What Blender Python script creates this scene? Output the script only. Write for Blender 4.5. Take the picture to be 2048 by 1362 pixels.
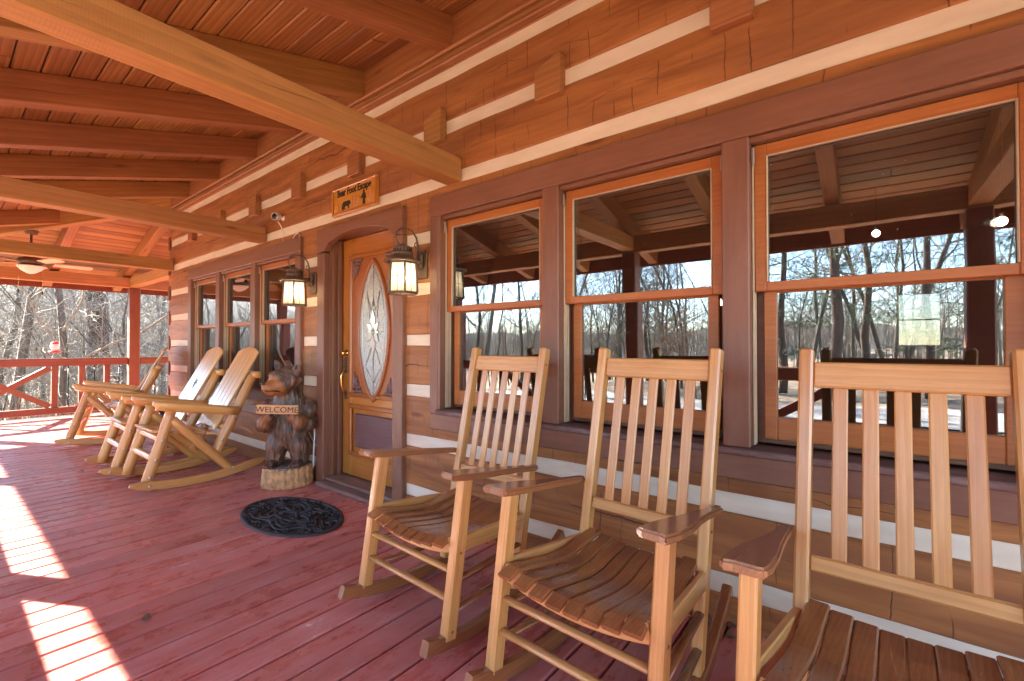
import bpy, bmesh, math, random
from mathutils import Vector, Matrix, Quaternion, noise as mnoise
R = math.radians
rnd = random.Random(7)
for o in list(bpy.data.objects): bpy.data.objects.remove(o)
SC = bpy.context.scene
COL = SC.collection

# ------------------------------------------------------------------ camera
cam_d = bpy.data.cameras.new('camera'); cam = bpy.data.objects.new('camera', cam_d); COL.objects.link(cam)
cam_d.sensor_width = 36.0; cam_d.sensor_fit = 'HORIZONTAL'
cam_d.lens = 36.0*915/2048; cam_d.clip_start = 0.02; cam_d.clip_end = 6000
TH = math.atan(1162/915); PIT = math.atan(11/915)
fwd = Vector((-math.cos(TH)*math.cos(PIT), math.sin(TH)*math.cos(PIT), math.sin(PIT)))
cam.location = (0, -2.24, 1.25)
cam.rotation_euler = fwd.to_track_quat('-Z', 'Y').to_euler()
SC.camera = cam
# ------------------------------------------------------------------ sky, sun, exposure
SUN_EL = R(29.1); SUN_XY = Vector((0.883, 0.469))          # the way the light travels over the ground
world = bpy.data.worlds.new('World'); SC.world = world; world.use_nodes = True
wn = world.node_tree; wn.nodes.clear()
sky = wn.nodes.new('ShaderNodeTexSky'); sky.sky_type = 'NISHITA'; sky.sun_disc = False
sky.sun_elevation = SUN_EL; sky.sun_rotation = math.atan2(-SUN_XY.x, -SUN_XY.y)
sky.air_density = 1.0; sky.dust_density = .25; sky.ozone_density = 2.0; sky.altitude = 900
bg = wn.nodes.new('ShaderNodeBackground'); bg.inputs['Strength'].default_value = 0.085
wo = wn.nodes.new('ShaderNodeOutputWorld')
wn.links.new(sky.outputs[0], bg.inputs[0]); wn.links.new(bg.outputs[0], wo.inputs[0])
sun_d = bpy.data.lights.new('sun', 'SUN'); sun_d.energy = 5.0; sun_d.angle = R(0.53); sun_d.color = (1, .92, .80)
sun = bpy.data.objects.new('sun', sun_d); COL.objects.link(sun)
L = Vector((SUN_XY.x*math.cos(SUN_EL), SUN_XY.y*math.cos(SUN_EL), -math.sin(SUN_EL)))
sun.rotation_euler = L.to_track_quat('-Z', 'Y').to_euler(); sun.location = (-14, -10, 12)
SC.view_settings.view_transform = 'Standard'; SC.view_settings.look = 'None'
SC.view_settings.exposure = 4.25; SC.view_settings.gamma = 1.0; SC.view_settings.use_curve_mapping = False
SC.render.engine = 'CYCLES'
cy = SC.cycles
cy.use_denoising = True
try: cy.denoiser = 'OPENIMAGEDENOISE'
except Exception: pass
cy.max_bounces = 10; cy.diffuse_bounces = 6; cy.glossy_bounces = 4; cy.transparent_max_bounces = 12; cy.transmission_bounces = 6
cy.sample_clamp_indirect = 6; cy.caustics_reflective = False; cy.caustics_refractive = False

# ------------------------------------------------------------------ node helpers and materials
def nd(nt, typ, ins=None, **at):
    n = nt.nodes.new('ShaderNode'+typ)
    for k, v in at.items(): setattr(n, k, v)
    for k, v in (ins or {}).items():
        s = n.inputs[k]
        if isinstance(v, bpy.types.NodeSocket): nt.links.new(v, s)
        elif isinstance(v, bpy.types.Node): nt.links.new(v.outputs[0], s)
        else: s.default_value = v
    return n
def ramp(nt, fac, *stops):
    n = nd(nt, 'ValToRGB', {0: fac}); e = n.color_ramp.elements
    while len(e) < len(stops): e.new(0.5)
    for el, (p, c) in zip(e, stops):
        el.position = p; el.color = (*c, 1) if not isinstance(c, (int, float)) else (c, c, c, 1)
    return n
def mix(nt, fac, a, b, mode='MIX'):
    n = nt.nodes.new('ShaderNodeMix'); n.data_type = 'RGBA'; n.blend_type = mode
    for i, v in ((0, fac), (6, a), (7, b)):
        if isinstance(v, (bpy.types.NodeSocket, bpy.types.Node)):
            nt.links.new(v if isinstance(v, bpy.types.NodeSocket) else v.outputs[0], n.inputs[i])
        elif i == 0: n.inputs[0].default_value = v
        else: n.inputs[i].default_value = (*v, 1)
    return n.outputs[2]
def mth(nt, op, a, b=0.0, c=0.0):
    return nd(nt, 'Math', {0: a, 1: b, 2: c}, operation=op).outputs[0]
def new_mat(name):
    m = bpy.data.materials.new(name); m.use_nodes = True; nt = m.node_tree; nt.nodes.clear()
    out = nt.nodes.new('ShaderNodeOutputMaterial'); p = nt.nodes.new('ShaderNodeBsdfPrincipled')
    nt.links.new(p.outputs[0], out.inputs[0]); return m, nt, p
def setp(nt, p, **kw):
    for k, v in kw.items():
        k = k.replace('_', ' ')
        if isinstance(v, (bpy.types.NodeSocket, bpy.types.Node)):
            nt.links.new(v if isinstance(v, bpy.types.NodeSocket) else v.outputs[0], p.inputs[k])
        else: p.inputs[k].default_value = (*v, 1) if isinstance(v, tuple) and len(v) == 3 else v
def objco(nt, scale=(1, 1, 1), jitter=True):
    tc = nd(nt, 'TexCoord'); s = tc.outputs['Object']
    if jitter:
        oi = nd(nt, 'ObjectInfo')
        off = nd(nt, 'VectorMath', {0: nd(nt, 'CombineXYZ', {0: oi.outputs['Random'], 1: oi.outputs['Random'], 2: oi.outputs['Random']}), 1: (37.0, 91.0, 63.0)}, operation='MULTIPLY')
        s = nd(nt, 'VectorMath', {0: s, 1: off}, operation='ADD').outputs[0]
    return nd(nt, 'VectorMath', {0: s, 1: scale}, operation='MULTIPLY').outputs[0]
def wood(name, light, dark, rough=.5, gx=1.3, gs=16, knots=.5, bump=.2, coat=0.0, var=.16, saw=0.0, weather=None, hj=.012, fig=.5, stain=.5, check=0.0):
    """grain runs along the piece's own X axis"""
    m, nt, p = new_mat(name)
    oi = nd(nt, 'ObjectInfo')
    g = nd(nt, 'TexNoise', {'Vector': objco(nt, (gx, gs, gs)), 'Scale': 1.0, 'Detail': 5.0, 'Roughness': .6, 'Distortion': .6})
    f = nd(nt, 'TexNoise', {'Vector': objco(nt, (gx*4, gs*7, gs*7)), 'Scale': 1.0, 'Detail': 3.0, 'Roughness': .7})
    wv = nd(nt, 'TexWave', {'Vector': objco(nt, (.10, 1, 1)), 'Scale': gs*1.1, 'Distortion': 5.0, 'Detail': 3.0, 'Detail Scale': .6}, wave_type='RINGS', rings_direction='X', wave_profile='SAW')
    broad = nd(nt, 'TexNoise', {'Vector': objco(nt, (.9, 2.4, 2.4)), 'Scale': 1.0, 'Detail': 5.0, 'Roughness': .6})
    fac = mth(nt, 'ADD', mth(nt, 'MULTIPLY', g.outputs[0], .7), mth(nt, 'MULTIPLY', f.outputs[0], .4))
    col = ramp(nt, fac, (.36, dark), (.66, light)).outputs[0]
    col = mix(nt, mth(nt, 'MULTIPLY', wv.outputs[0], fig), col, tuple(c*.62 for c in dark))
    col = mix(nt, ramp(nt, broad.outputs[0], (.42, 0.0), (.70, stain)).outputs[0], col, tuple(c*.62 for c in dark))
    h = f.outputs[0]
    if check:
        co = objco(nt); so = nd(nt, 'SeparateXYZ', {0: nd(nt, 'TexCoord').outputs['Object']})
        cn = nd(nt, 'TexNoise', {'Vector': nd(nt, 'VectorMath', {0: co, 1: (.7, 0, 0)}, operation='MULTIPLY'), 'Scale': 1.0, 'Detail': 7.0, 'Roughness': .5})
        cm = nd(nt, 'TexNoise', {'Vector': nd(nt, 'VectorMath', {0: co, 1: (1.1, 0, 0)}, operation='MULTIPLY'), 'Scale': 1.0, 'Detail': 2.0})
        dd = mth(nt, 'ABSOLUTE', mth(nt, 'SUBTRACT', so.outputs[2], mth(nt, 'MULTIPLY', mth(nt, 'SUBTRACT', cn.outputs[0], .5), .24)))
        ck = mth(nt, 'LESS_THAN', dd, mth(nt, 'MULTIPLY', ramp(nt, cm.outputs[0], (.50, 0.0), (.66, 1.0)).outputs[0], check))
        col = mix(nt, mth(nt, 'MULTIPLY', ck, .85), col, tuple(c*.16 for c in dark)); h = mth(nt, 'SUBTRACT', h, mth(nt, 'MULTIPLY', ck, 2.0))
    if knots:
        kc = nd(nt, 'VectorMath', {0: objco(nt, (1.1, 5.5, 5.5)), 1: nd(nt, 'VectorMath', {0: nd(nt, 'TexNoise', {'Vector': objco(nt), 'Scale': 14.0}).outputs['Color'], 1: (.06, .06, .06)}, operation='MULTIPLY')}, operation='ADD')
        v = nd(nt, 'TexVoronoi', {'Vector': kc, 'Scale': 1.0, 'Randomness': 1.0})
        kf = ramp(nt, v.outputs['Distance'], (.03, knots), (.075, knots*.35), (.13, 0.0)).outputs[0]
        col = mix(nt, kf, col, tuple(c*.28 for c in dark))
    if weather:
        wn_ = nd(nt, 'TexNoise', {'Vector': objco(nt, (2.2, 7, 7)), 'Scale': 1.0, 'Detail': 7.0, 'Roughness': .7})
        col = mix(nt, ramp(nt, wn_.outputs[0], (.5, 0.0), (.72, weather[1])).outputs[0], col, weather[0])
    hue = nd(nt, 'HueSaturation', {'Hue': mth(nt, 'ADD', .5-hj, mth(nt, 'MULTIPLY', oi.outputs['Random'], hj*2)), 'Saturation': 1.0,
             'Value': mth(nt, 'ADD', 1-var/2, mth(nt, 'MULTIPLY', oi.outputs['Random'], var)), 'Color': col})
    hh = h
    if saw:
        w = nd(nt, 'TexWave', {'Vector': objco(nt, (1, .35, .35)), 'Scale': saw, 'Distortion': 6.0, 'Detail': 3.0})
        hh = mth(nt, 'ADD', h, mth(nt, 'MULTIPLY', w.outputs[0], .2))
    b = nd(nt, 'Bump', {'Strength': bump, 'Distance': .004, 'Height': mth(nt, 'ADD', hh, mth(nt, 'MULTIPLY', wv.outputs[0], -.3))})
    rr = mth(nt, 'ADD', rough-.08, mth(nt, 'MULTIPLY', g.outputs[0], .16))
    setp(nt, p, Base_Color=hue.outputs[0], Roughness=rr, Normal=b.outputs[0], Coat_Weight=coat, Coat_Roughness=.18)
    return m
def plain(name, col, rough=.5, metal=0.0, nscale=6.0, var=.25, bump=.08, emit=None, spec=.5):
    m, nt, p = new_mat(name)
    n = nd(nt, 'TexNoise', {'Vector': objco(nt), 'Scale': nscale, 'Detail': 6.0, 'Roughness': .65})
    c = ramp(nt, n.outputs[0], (.3, tuple(x*(1-var) for x in col)), (.7, tuple(min(1, x*(1+var*.5)) for x in col)))
    b = nd(nt, 'Bump', {'Strength': bump, 'Distance': .004, 'Height': n.outputs[0]})
    setp(nt, p, Base_Color=c.outputs[0], Roughness=rough, Metallic=metal, Normal=b.outputs[0], Specular_IOR_Level=spec)
    if emit: setp(nt, p, Emission_Color=emit[0], Emission_Strength=emit[1])
    return m
MT = {}
MT['beam'] = wood('timber_stain', (.52, .262, .085), (.38, .170, .050), rough=.55, gx=.9, gs=9, saw=26, bump=.25, knots=.7, fig=.35, check=.0028)
MT['rafter'] = wood('rafter_stain', (.46, .220, .076), (.33, .140, .044), rough=.55, gx=.9, gs=9, knots=.8, fig=.4, check=.0026)
MT['ceil'] = wood('ceiling_stain', (.50, .245, .085), (.34, .145, .046), rough=.5, gx=.8, gs=9, var=.46, knots=.95, fig=.75, hj=.010)
MT['post'] = wood('porch_red_stain', (.22, .060, .024), (.16, .041, .017), rough=.5, gx=.9, gs=9, var=.10, fig=.3)
MT['casing'] = wood('casing_paint', (.250, .116, .068), (.195, .086, .051), rough=.45, gx=1.5, gs=10, knots=0, bump=.12, var=.06, weather=((.30, .175, .125), .35), hj=.004, fig=.12, stain=.35)
MT['sill'] = wood('sill_weathered', (.26, .15, .12), (.15, .085, .07), rough=.75, gx=3, gs=16, knots=0, bump=.5, weather=((.33, .30, .27), .8), fig=.3)
MT['sash'] = wood('sash_stain', (.50, .185, .045), (.40, .130, .030), rough=.42, gx=1.6, gs=20, knots=0, var=.05, hj=.004, fig=.25)
MT['door'] = wood('door_stain', (.56, .225, .040), (.43, .145, .022), rough=.32, gx=1.2, gs=12, knots=0, coat=.4, var=.10, weather=((.36, .18, .08), .4), hj=.005, fig=.3)
MT['door_panel'] = wood('door_panel_stain', (.44, .150, .036), (.35, .100, .024), rough=.32, gx=1.2, gs=12, knots=0, coat=.4, var=.05, hj=.003, fig=.3)
MT['rocker_light'] = wood('teak_frame', (.66, .355, .122), (.52, .240, .066), rough=.34, gx=2.0, gs=20, knots=.12, bump=.08, coat=.4, var=.12, hj=.004, fig=.30, stain=.3)
MT['rocker_dark'] = wood('teak_varnish', (.36, .142, .052), (.25, .086, .028), rough=.24, gx=2.0, gs=24, knots=.12, bump=.1, coat=.7, var=.18, hj=.004, fig=.35, stain=.35)
MT['pine'] = wood('log_pine', (.72, .400, .130), (.58, .280, .072), rough=.38, gx=1.4, gs=10, knots=1.0, bump=.1, coat=.3, var=.14, hj=.006, fig=.3, stain=.3)
MT['pine_board'] = wood('pine_board', (.74, .465, .205), (.62, .345, .120), rough=.30, gx=1.4, gs=12, knots=.7, bump=.1, coat=.45, var=.12, hj=.005, fig=.35, stain=.25)
MT['table_dark'] = wood('dark_table', (.11, .06, .05), (.06, .03, .025), rough=.35, knots=0)
MT['black'] = plain('black_iron', (.012, .012, .013), .45, .6)
MT['mat'] = plain('black_rubber', (.030, .031, .034), .62, 0, 40, .5, .2)
MT['bronze'] = plain('aged_bronze', (.16, .10, .065), .55, .35, 60, .5, .25)
MT['brass'] = plain('polished_brass', (.75, .50, .17), .2, 1.0, 20, .12, .03)
MT['steel'] = plain('zinc_bolt', (.55, .52, .47), .35, .9, 30, .2)
MT['white'] = plain('white_plastic', (.78, .77, .74), .4, 0, 10, .08)
MT['cream'] = plain('vinyl_cream', (.60, .49, .33), .5, 0, 10, .12)
MT['dark_lens'] = plain('dark_lens', (.01, .01, .012), .12, 0, 10, .1, 0)
MT['purple_panel'] = wood('door_raised_panel', (.20, .10, .10), (.16, .08, .082), rough=.5, knots=0, bump=.1, var=.02)
MT['carving'] = plain('painted_carving', (.20, .11, .105), .5, 0, 50, .35, .3)
MT['lead'] = plain('lead_came', (.55, .55, .53), .3, .9, 30, .2)
MT['fan_blade'] = wood('fan_blade_maple', (.80, .62, .42), (.70, .50, .31), rough=.4, knots=0)
MT['bowl'] = plain('frosted_bowl', (.85, .80, .72), .4, 0, 8, .06, .02)
MT['red'] = plain('red_plastic', (.62, .02, .02), .3, 0, 10, .1, .02)
MT['bark_cut'] = plain('peeled_stump', (.60, .34, .15), .8, 0, 24, .55, .7)
MT['stump_top'] = plain('stump_top', (.20, .15, .12), .85, 0, 30, .5, .5)
MT['leaf'] = plain('dry_leaf', (.20, .11, .055), .8, 0, 60, .5, .3)
MT['screw'] = plain('screw_head', (.22, .10, .09), .5, .5)
MT['grit'] = plain('grit', (.42, .33, .26), .9, 0, 300, .6)
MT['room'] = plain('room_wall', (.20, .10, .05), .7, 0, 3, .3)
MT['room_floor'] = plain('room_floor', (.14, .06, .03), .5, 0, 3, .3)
MT['roofing'] = plain('roofing', (.10, .07, .06), .8)
MT['bulb'] = plain('lit_bulb', (1, .9, .7), .5, emit=((1, .86, .62), 1.9))
MT['bulb_bright'] = plain('lit_pendant_bulb', (1, .95, .85), .5, emit=((1, .88, .70), 6.0))
MT['signwood'] = wood('sign_wood', (.70, .31, .045), (.55, .20, .022), rough=.38, gx=5, gs=30, knots=0, coat=.3)
MT['sign_rough'] = plain('sign_carved_ground', (.72, .38, .13), .7, 0, 160, .65, 1.0)
MT['ink'] = plain('black_paint', (.012, .010, .010), .6, 0, 30, .2)
MT['wel_board'] = wood('welcome_board', (.72, .44, .19), (.58, .30, .10), rough=.55, gx=5, gs=40, knots=0)

def m_log():
    m, nt, p = new_mat('hewn_log')
    oi = nd(nt, 'ObjectInfo'); co = objco(nt)
    sx = nd(nt, 'SeparateXYZ', {0: co})
    g = nd(nt, 'TexNoise', {'Vector': objco(nt, (1.4, 14, 14)), 'Scale': 1.0, 'Detail': 6.0, 'Roughness': .62, 'Distortion': .7})
    col = ramp(nt, g.outputs[0], (.34, (.22, .080, .024)), (.66, (.46, .198, .058))).outputs[0]
    blot = nd(nt, 'TexNoise', {'Vector': objco(nt, (1.2, 2, 3)), 'Scale': 1.0, 'Detail': 4.0})
    col = mix(nt, ramp(nt, blot.outputs[0], (.4, 0.0), (.75, .7)).outputs[0], col, (.27, .112, .045))
    # adze scores: short upright cuts at uneven spacing
    wob = nd(nt, 'TexNoise', {'Vector': co, 'Scale': 9.0, 'Detail': 2.0})
    xx = mth(nt, 'ADD', sx.outputs[0], mth(nt, 'MULTIPLY', wob.outputs[0], .035))
    v1 = nd(nt, 'TexVoronoi', {'W': mth(nt, 'MULTIPLY', xx, 7.2), 'Scale': 1.0, 'Randomness': .85}, voronoi_dimensions='1D', feature='DISTANCE_TO_EDGE')
    line = ramp(nt, v1.outputs['Distance'], (.006, 1.0), (.022, 0.0)).outputs[0]
    msk = nd(nt, 'TexNoise', {'Vector': nd(nt, 'VectorMath', {0: co, 1: (5.5, 1, 6.5)}, operation='MULTIPLY'), 'Scale': 1.0, 'Detail': 1.0})
    score = mth(nt, 'MULTIPLY', line, ramp(nt, msk.outputs[0], (.47, 0.0), (.56, 1.0)).outputs[0])
    # one long drying check per log
    cn = nd(nt, 'TexNoise', {'Vector': nd(nt, 'VectorMath', {0: co, 1: (.9, 0, 0)}, operation='MULTIPLY'), 'Scale': 1.0, 'Detail': 6.0, 'Roughness': .55})
    tc = nd(nt, 'TexCoord'); so = nd(nt, 'SeparateXYZ', {0: tc.outputs['Object']})
    d = mth(nt, 'ABSOLUTE', mth(nt, 'SUBTRACT', so.outputs[2], mth(nt, 'MULTIPLY', mth(nt, 'SUBTRACT', cn.outputs[0], .5), .42)))
    cm = nd(nt, 'TexNoise', {'Vector': nd(nt, 'VectorMath', {0: co, 1: (.8, 0, 0)}, operation='MULTIPLY'), 'Scale': 1.0, 'Detail': 2.0})
    wd = mth(nt, 'MULTIPLY', ramp(nt, cm.outputs[0], (.48, 0.0), (.66, 1.0)).outputs[0], .006)
    crack = mth(nt, 'LESS_THAN', d, wd)
    dk = mth(nt, 'MAXIMUM', mth(nt, 'MULTIPLY', score, .75), mth(nt, 'MULTIPLY', crack, .92))
    col = mix(nt, dk, col, (.045, .014, .006))
    kv = nd(nt, 'TexVoronoi', {'Vector': objco(nt, (1.1, 3, 4.2)), 'Scale': 1.0})
    col = mix(nt, ramp(nt, kv.outputs['Distance'], (.05, .75), (.10, 0.0)).outputs[0], col, (.13, .035, .016))
    hue = nd(nt, 'HueSaturation', {'Value': mth(nt, 'ADD', .9, mth(nt, 'MULTIPLY', oi.outputs['Random'], .2)), 'Color': col})
    hgt = mth(nt, 'SUBTRACT', mth(nt, 'MULTIPLY', g.outputs[0], .25), mth(nt, 'MULTIPLY', dk, 1.2))
    b = nd(nt, 'Bump', {'Strength': .5, 'Distance': .008, 'Height': hgt})
    setp(nt, p, Base_Color=hue.outputs[0], Roughness=.55, Normal=b.outputs[0])
    return m
MT['log'] = m_log()
def m_chink():
    m, nt, p = new_mat('chinking')
    n = nd(nt, 'TexNoise', {'Vector': objco(nt, (3, 3, 12)), 'Scale': 1.5, 'Detail': 6.0})
    s = nd(nt, 'TexNoise', {'Vector': objco(nt), 'Scale': 220.0, 'Detail': 2.0})
    c = ramp(nt, n.outputs[0], (.3, (.68, .63, .49)), (.72, (.80, .755, .61)))
    b = nd(nt, 'Bump', {'Strength': .25, 'Distance': .003, 'Height': mth(nt, 'ADD', n.outputs[0], mth(nt, 'MULTIPLY', s.outputs[0], .5))})
    setp(nt, p, Base_Color=c.outputs[0], Roughness=.85, Normal=b.outputs[0]); return m
MT['chink'] = m_chink()
def m_deck():
    m, nt, p = new_mat('deck_paint')
    oi = nd(nt, 'ObjectInfo')
    g = nd(nt, 'TexNoise', {'Vector': objco(nt, (2.2, 26, 26)), 'Scale': 1.0, 'Detail': 6.0, 'Roughness': .65})
    w = nd(nt, 'TexNoise', {'Vector': objco(nt, (2.6, 5, 5)), 'Scale': 1.0, 'Detail': 9.0, 'Roughness': .72})
    s = nd(nt, 'TexNoise', {'Vector': objco(nt, (22, 60, 60)), 'Scale': 1.0, 'Detail': 5.0, 'Roughness': .8})
    col = ramp(nt, g.outputs[0], (.32, (.42, .095, .074)), (.68, (.57, .175, .138))).outputs[0]
    col = mix(nt, ramp(nt, w.outputs[0], (.40, 0.0), (.70, .80)).outputs[0], col, (.60, .285, .255))
    fl = mth(nt, 'MULTIPLY', ramp(nt, w.outputs[0], (.56, 0.0), (.68, 1.0)).outputs[0], ramp(nt, s.outputs[0], (.56, 0.0), (.61, 1.0)).outputs[0])
    col = mix(nt, fl, col, (.78, .70, .66))
    hue = nd(nt, 'HueSaturation', {'Value': mth(nt, 'ADD', .86, mth(nt, 'MULTIPLY', oi.outputs['Random'], .28)), 'Color': col})
    b = nd(nt, 'Bump', {'Strength': .35, 'Distance': .003, 'Height': mth(nt, 'ADD', g.outputs[0], mth(nt, 'MULTIPLY', w.outputs[0], .6))})
    rr = ramp(nt, w.outputs[0], (.35, .22), (.7, .42))
    setp(nt, p, Base_Color=hue.outputs[0], Roughness=rr.outputs[0], Normal=b.outputs[0]); return m
MT['deck'] = m_deck()
def m_glass(name, refl=.165, tint=(.62, .62, .60)):
    m = bpy.data.materials.new(name); m.use_nodes = True; nt = m.node_tree; nt.nodes.clear()
    out = nd(nt, 'OutputMaterial')
    tr = nd(nt, 'BsdfTransparent', {'Color': (*tint, 1)}); gl = nd(nt, 'BsdfGlossy', {'Color': (.96, .98, 1, 1), 'Roughness': .004})
    wv = nd(nt, 'TexNoise', {'Vector': objco(nt), 'Scale': 1.6, 'Detail': 1.0})
    bp = nd(nt, 'Bump', {'Strength': .03, 'Distance': .05, 'Height': wv.outputs[0]}); nt.links.new(bp.outputs[0], gl.inputs['Normal'])
    fr = nd(nt, 'Fresnel', {'IOR': 1.5})
    fac = mth(nt, 'MINIMUM', mth(nt, 'ADD', refl, mth(nt, 'MULTIPLY', fr.outputs[0], .9)), 1.0)
    sp = nd(nt, 'TexNoise', {'Vector': objco(nt), 'Scale': 60.0, 'Detail': 1.0})
    mx = nd(nt, 'MixShader', {0: fac, 1: tr, 2: gl})
    df = nd(nt, 'BsdfDiffuse', {'Color': (.6, .58, .55, 1)})
    m2 = nd(nt, 'MixShader', {0: ramp(nt, sp.outputs[0], (.79, .010), (.81, .45)).outputs[0], 1: mx, 2: df})
    nt.links.new(m2.outputs[0], out.inputs[0]); return m
MT['glass'] = m_glass('window_glass')
def m_oval():
    m, nt, p = new_mat('textured_glass')
    n = nd(nt, 'TexNoise', {'Vector': objco(nt), 'Scale': 70.0, 'Detail': 3.0, 'Distortion': 1.5})
    c = ramp(nt, n.outputs[0], (.35, (.26, .29, .27)), (.62, (.60, .63, .58)))  # pale grey base paints in the outdoors reflected by the rough glass
    b = nd(nt, 'Bump', {'Strength': .9, 'Distance': .004, 'Height': n.outputs[0]})
    setp(nt, p, Base_Color=c.outputs[0], Roughness=.12, Normal=b.outputs[0], Specular_IOR_Level=.9, Metallic=.35); return m
MT['oval'] = m_oval()
MT['bevel_glass'] = plain('bevelled_glass', (.66, .70, .68), .08, .5, 12, .2, .3)
def m_bear():
    m, nt, p = new_mat('carved_bear')
    n = nd(nt, 'TexNoise', {'Vector': objco(nt, (46, 46, 8), False), 'Scale': 1.0, 'Detail': 4.0, 'Distortion': .8})
    q = nd(nt, 'TexNoise', {'Vector': objco(nt, (3, 3, 3), False), 'Scale': 1.6, 'Detail': 3.0})
    c = ramp(nt, n.outputs[0], (.34, (.022, .012, .008)), (.5, (.10, .050, .030)), (.70, (.30, .140, .065)))
    col = mix(nt, ramp(nt, q.outputs[0], (.45, 0.0), (.68, .55)).outputs[0], c.outputs[0], (.115, .082, .072))
    at = nd(nt, 'Attribute', None, attribute_name='muzzle')
    col = mix(nt, at.outputs['Fac'], col, mix(nt, n.outputs[0], (.50, .19, .05), (.20, .075, .025)))
    b = nd(nt, 'Bump', {'Strength': .8, 'Distance': .012, 'Height': n.outputs[0]})
    setp(nt, p, Base_Color=col, Roughness=.50, Normal=b.outputs[0], Coat_Weight=.08); return m
MT['bear'] = m_bear()
def m_lantern_glass():
    m = bpy.data.materials.new('seeded_glass'); m.use_nodes = True; nt = m.node_tree; nt.nodes.clear()
    out = nd(nt, 'OutputMaterial')
    n = nd(nt, 'TexNoise', {'Vector': objco(nt, (60, 60, 25), False), 'Scale': 1.0, 'Detail': 2.0})
    c = ramp(nt, n.outputs[0], (.3, (.80, .70, .52)), (.7, (.95, .88, .74)))
    tl = nd(nt, 'BsdfTranslucent', {'Color': c.outputs[0]}); tr = nd(nt, 'BsdfTransparent', {'Color': (1, .93, .80, 1)})
    df = nd(nt, 'BsdfPrincipled', {'Base Color': (.55, .48, .36, 1), 'Roughness': .25})
    a = nd(nt, 'MixShader', {0: .30, 1: tl, 2: tr}); b = nd(nt, 'MixShader', {0: .18, 1: a, 2: df})
    nt.links.new(b.outputs[0], out.inputs[0]); return m
MT['lantern_glass'] = m_lantern_glass()
def m_bark(name, a, b_, sc=1.0):
    m, nt, p = new_mat(name)
    tc = nd(nt, 'TexCoord')
    v = nd(nt, 'VectorMath', {0: tc.outputs['Object'], 1: (14*sc, 14*sc, 2.2*sc)}, operation='MULTIPLY')
    n = nd(nt, 'TexNoise', {'Vector': v, 'Scale': 1.0, 'Detail': 6.0, 'Roughness': .7})
    c = ramp(nt, n.outputs[0], (.35, b_), (.68, a))
    bp = nd(nt, 'Bump', {'Strength': .8, 'Distance': .03, 'Height': n.outputs[0]})
    setp(nt, p, Base_Color=c.outputs[0], Roughness=.9, Normal=bp.outputs[0]); return m
MT['bark'] = m_bark('grey_bark', (.125, .098, .070), (.050, .038, .027))
MT['bark_pine'] = m_bark('pine_bark', (.135, .080, .052), (.045, .026, .017), .8)
MT['twig'] = m_bark('twig_bark', (.29, .255, .195), (.12, .10, .075))
def m_needle():
    m, nt, p = new_mat('needles')
    tc = nd(nt, 'TexCoord'); n = nd(nt, 'TexNoise', {'Vector': tc.outputs['Object'], 'Scale': 1.2, 'Detail': 3.0})
    c = ramp(nt, n.outputs[0], (.3, (.035, .065, .022)), (.7, (.12, .165, .05)))
    setp(nt, p, Base_Color=c.outputs[0], Roughness=.6); return m
MT['needle'] = m_needle()
def m_brownleaf():
    m, nt, p = new_mat('clinging_leaves')
    tc = nd(nt, 'TexCoord'); n = nd(nt, 'TexNoise', {'Vector': tc.outputs['Object'], 'Scale': 3.0, 'Detail': 3.0})
    c = ramp(nt, n.outputs[0], (.3, (.20, .085, .035)), (.7, (.36, .18, .08)))
    setp(nt, p, Base_Color=c.outputs[0], Roughness=.7); return m
MT['beech'] = m_brownleaf()
def m_ground():
    m, nt, p = new_mat('leaf_litter')
    tc = nd(nt, 'TexCoord')
    n = nd(nt, 'TexNoise', {'Vector': tc.outputs['Object'], 'Scale': 6.0, 'Detail': 9.0, 'Roughness': .75})
    q = nd(nt, 'TexNoise', {'Vector': tc.outputs['Object'], 'Scale': .16, 'Detail': 4.0})
    c = ramp(nt, n.outputs[0], (.32, (.11, .075, .05)), (.5, (.26, .18, .115)), (.68, (.40, .31, .21)))
    col = mix(nt, ramp(nt, q.outputs[0], (.5, 0.0), (.72, .5)).outputs[0], c.outputs[0], (.11, .105, .055))
    b = nd(nt, 'Bump', {'Strength': .9, 'Distance': .08, 'Height': n.outputs[0]})
    setp(nt, p, Base_Color=col, Roughness=.95, Normal=b.outputs[0]); return m
MT['ground'] = m_ground()
def m_hill():
    m, nt, p = new_mat('wooded_hill')
    tc = nd(nt, 'TexCoord')
    n = nd(nt, 'TexNoise', {'Vector': nd(nt, 'VectorMath', {0: tc.outputs['Object'], 1: (.3, .3, .06)}, operation='MULTIPLY'), 'Scale': 1.0, 'Detail': 8.0, 'Roughness': .7})
    q = nd(nt, 'TexNoise', {'Vector': tc.outputs['Object'], 'Scale': .012, 'Detail': 4.0})
    c = ramp(nt, n.outputs[0], (.35, (.022, .026, .034)), (.65, (.052, .054, .058)))  # dark blue-grey: haze and the trees' own shadow put into the colour
    col = mix(nt, ramp(nt, q.outputs[0], (.5, 0.0), (.7, .6)).outputs[0], c.outputs[0], (.030, .040, .030))
    setp(nt, p, Base_Color=col, Roughness=1.0); return m
MT['hill'] = m_hill()
MT['gravel'] = plain('gravel', (.36, .33, .30), .9, 0, 9, .45, .6)

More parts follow.
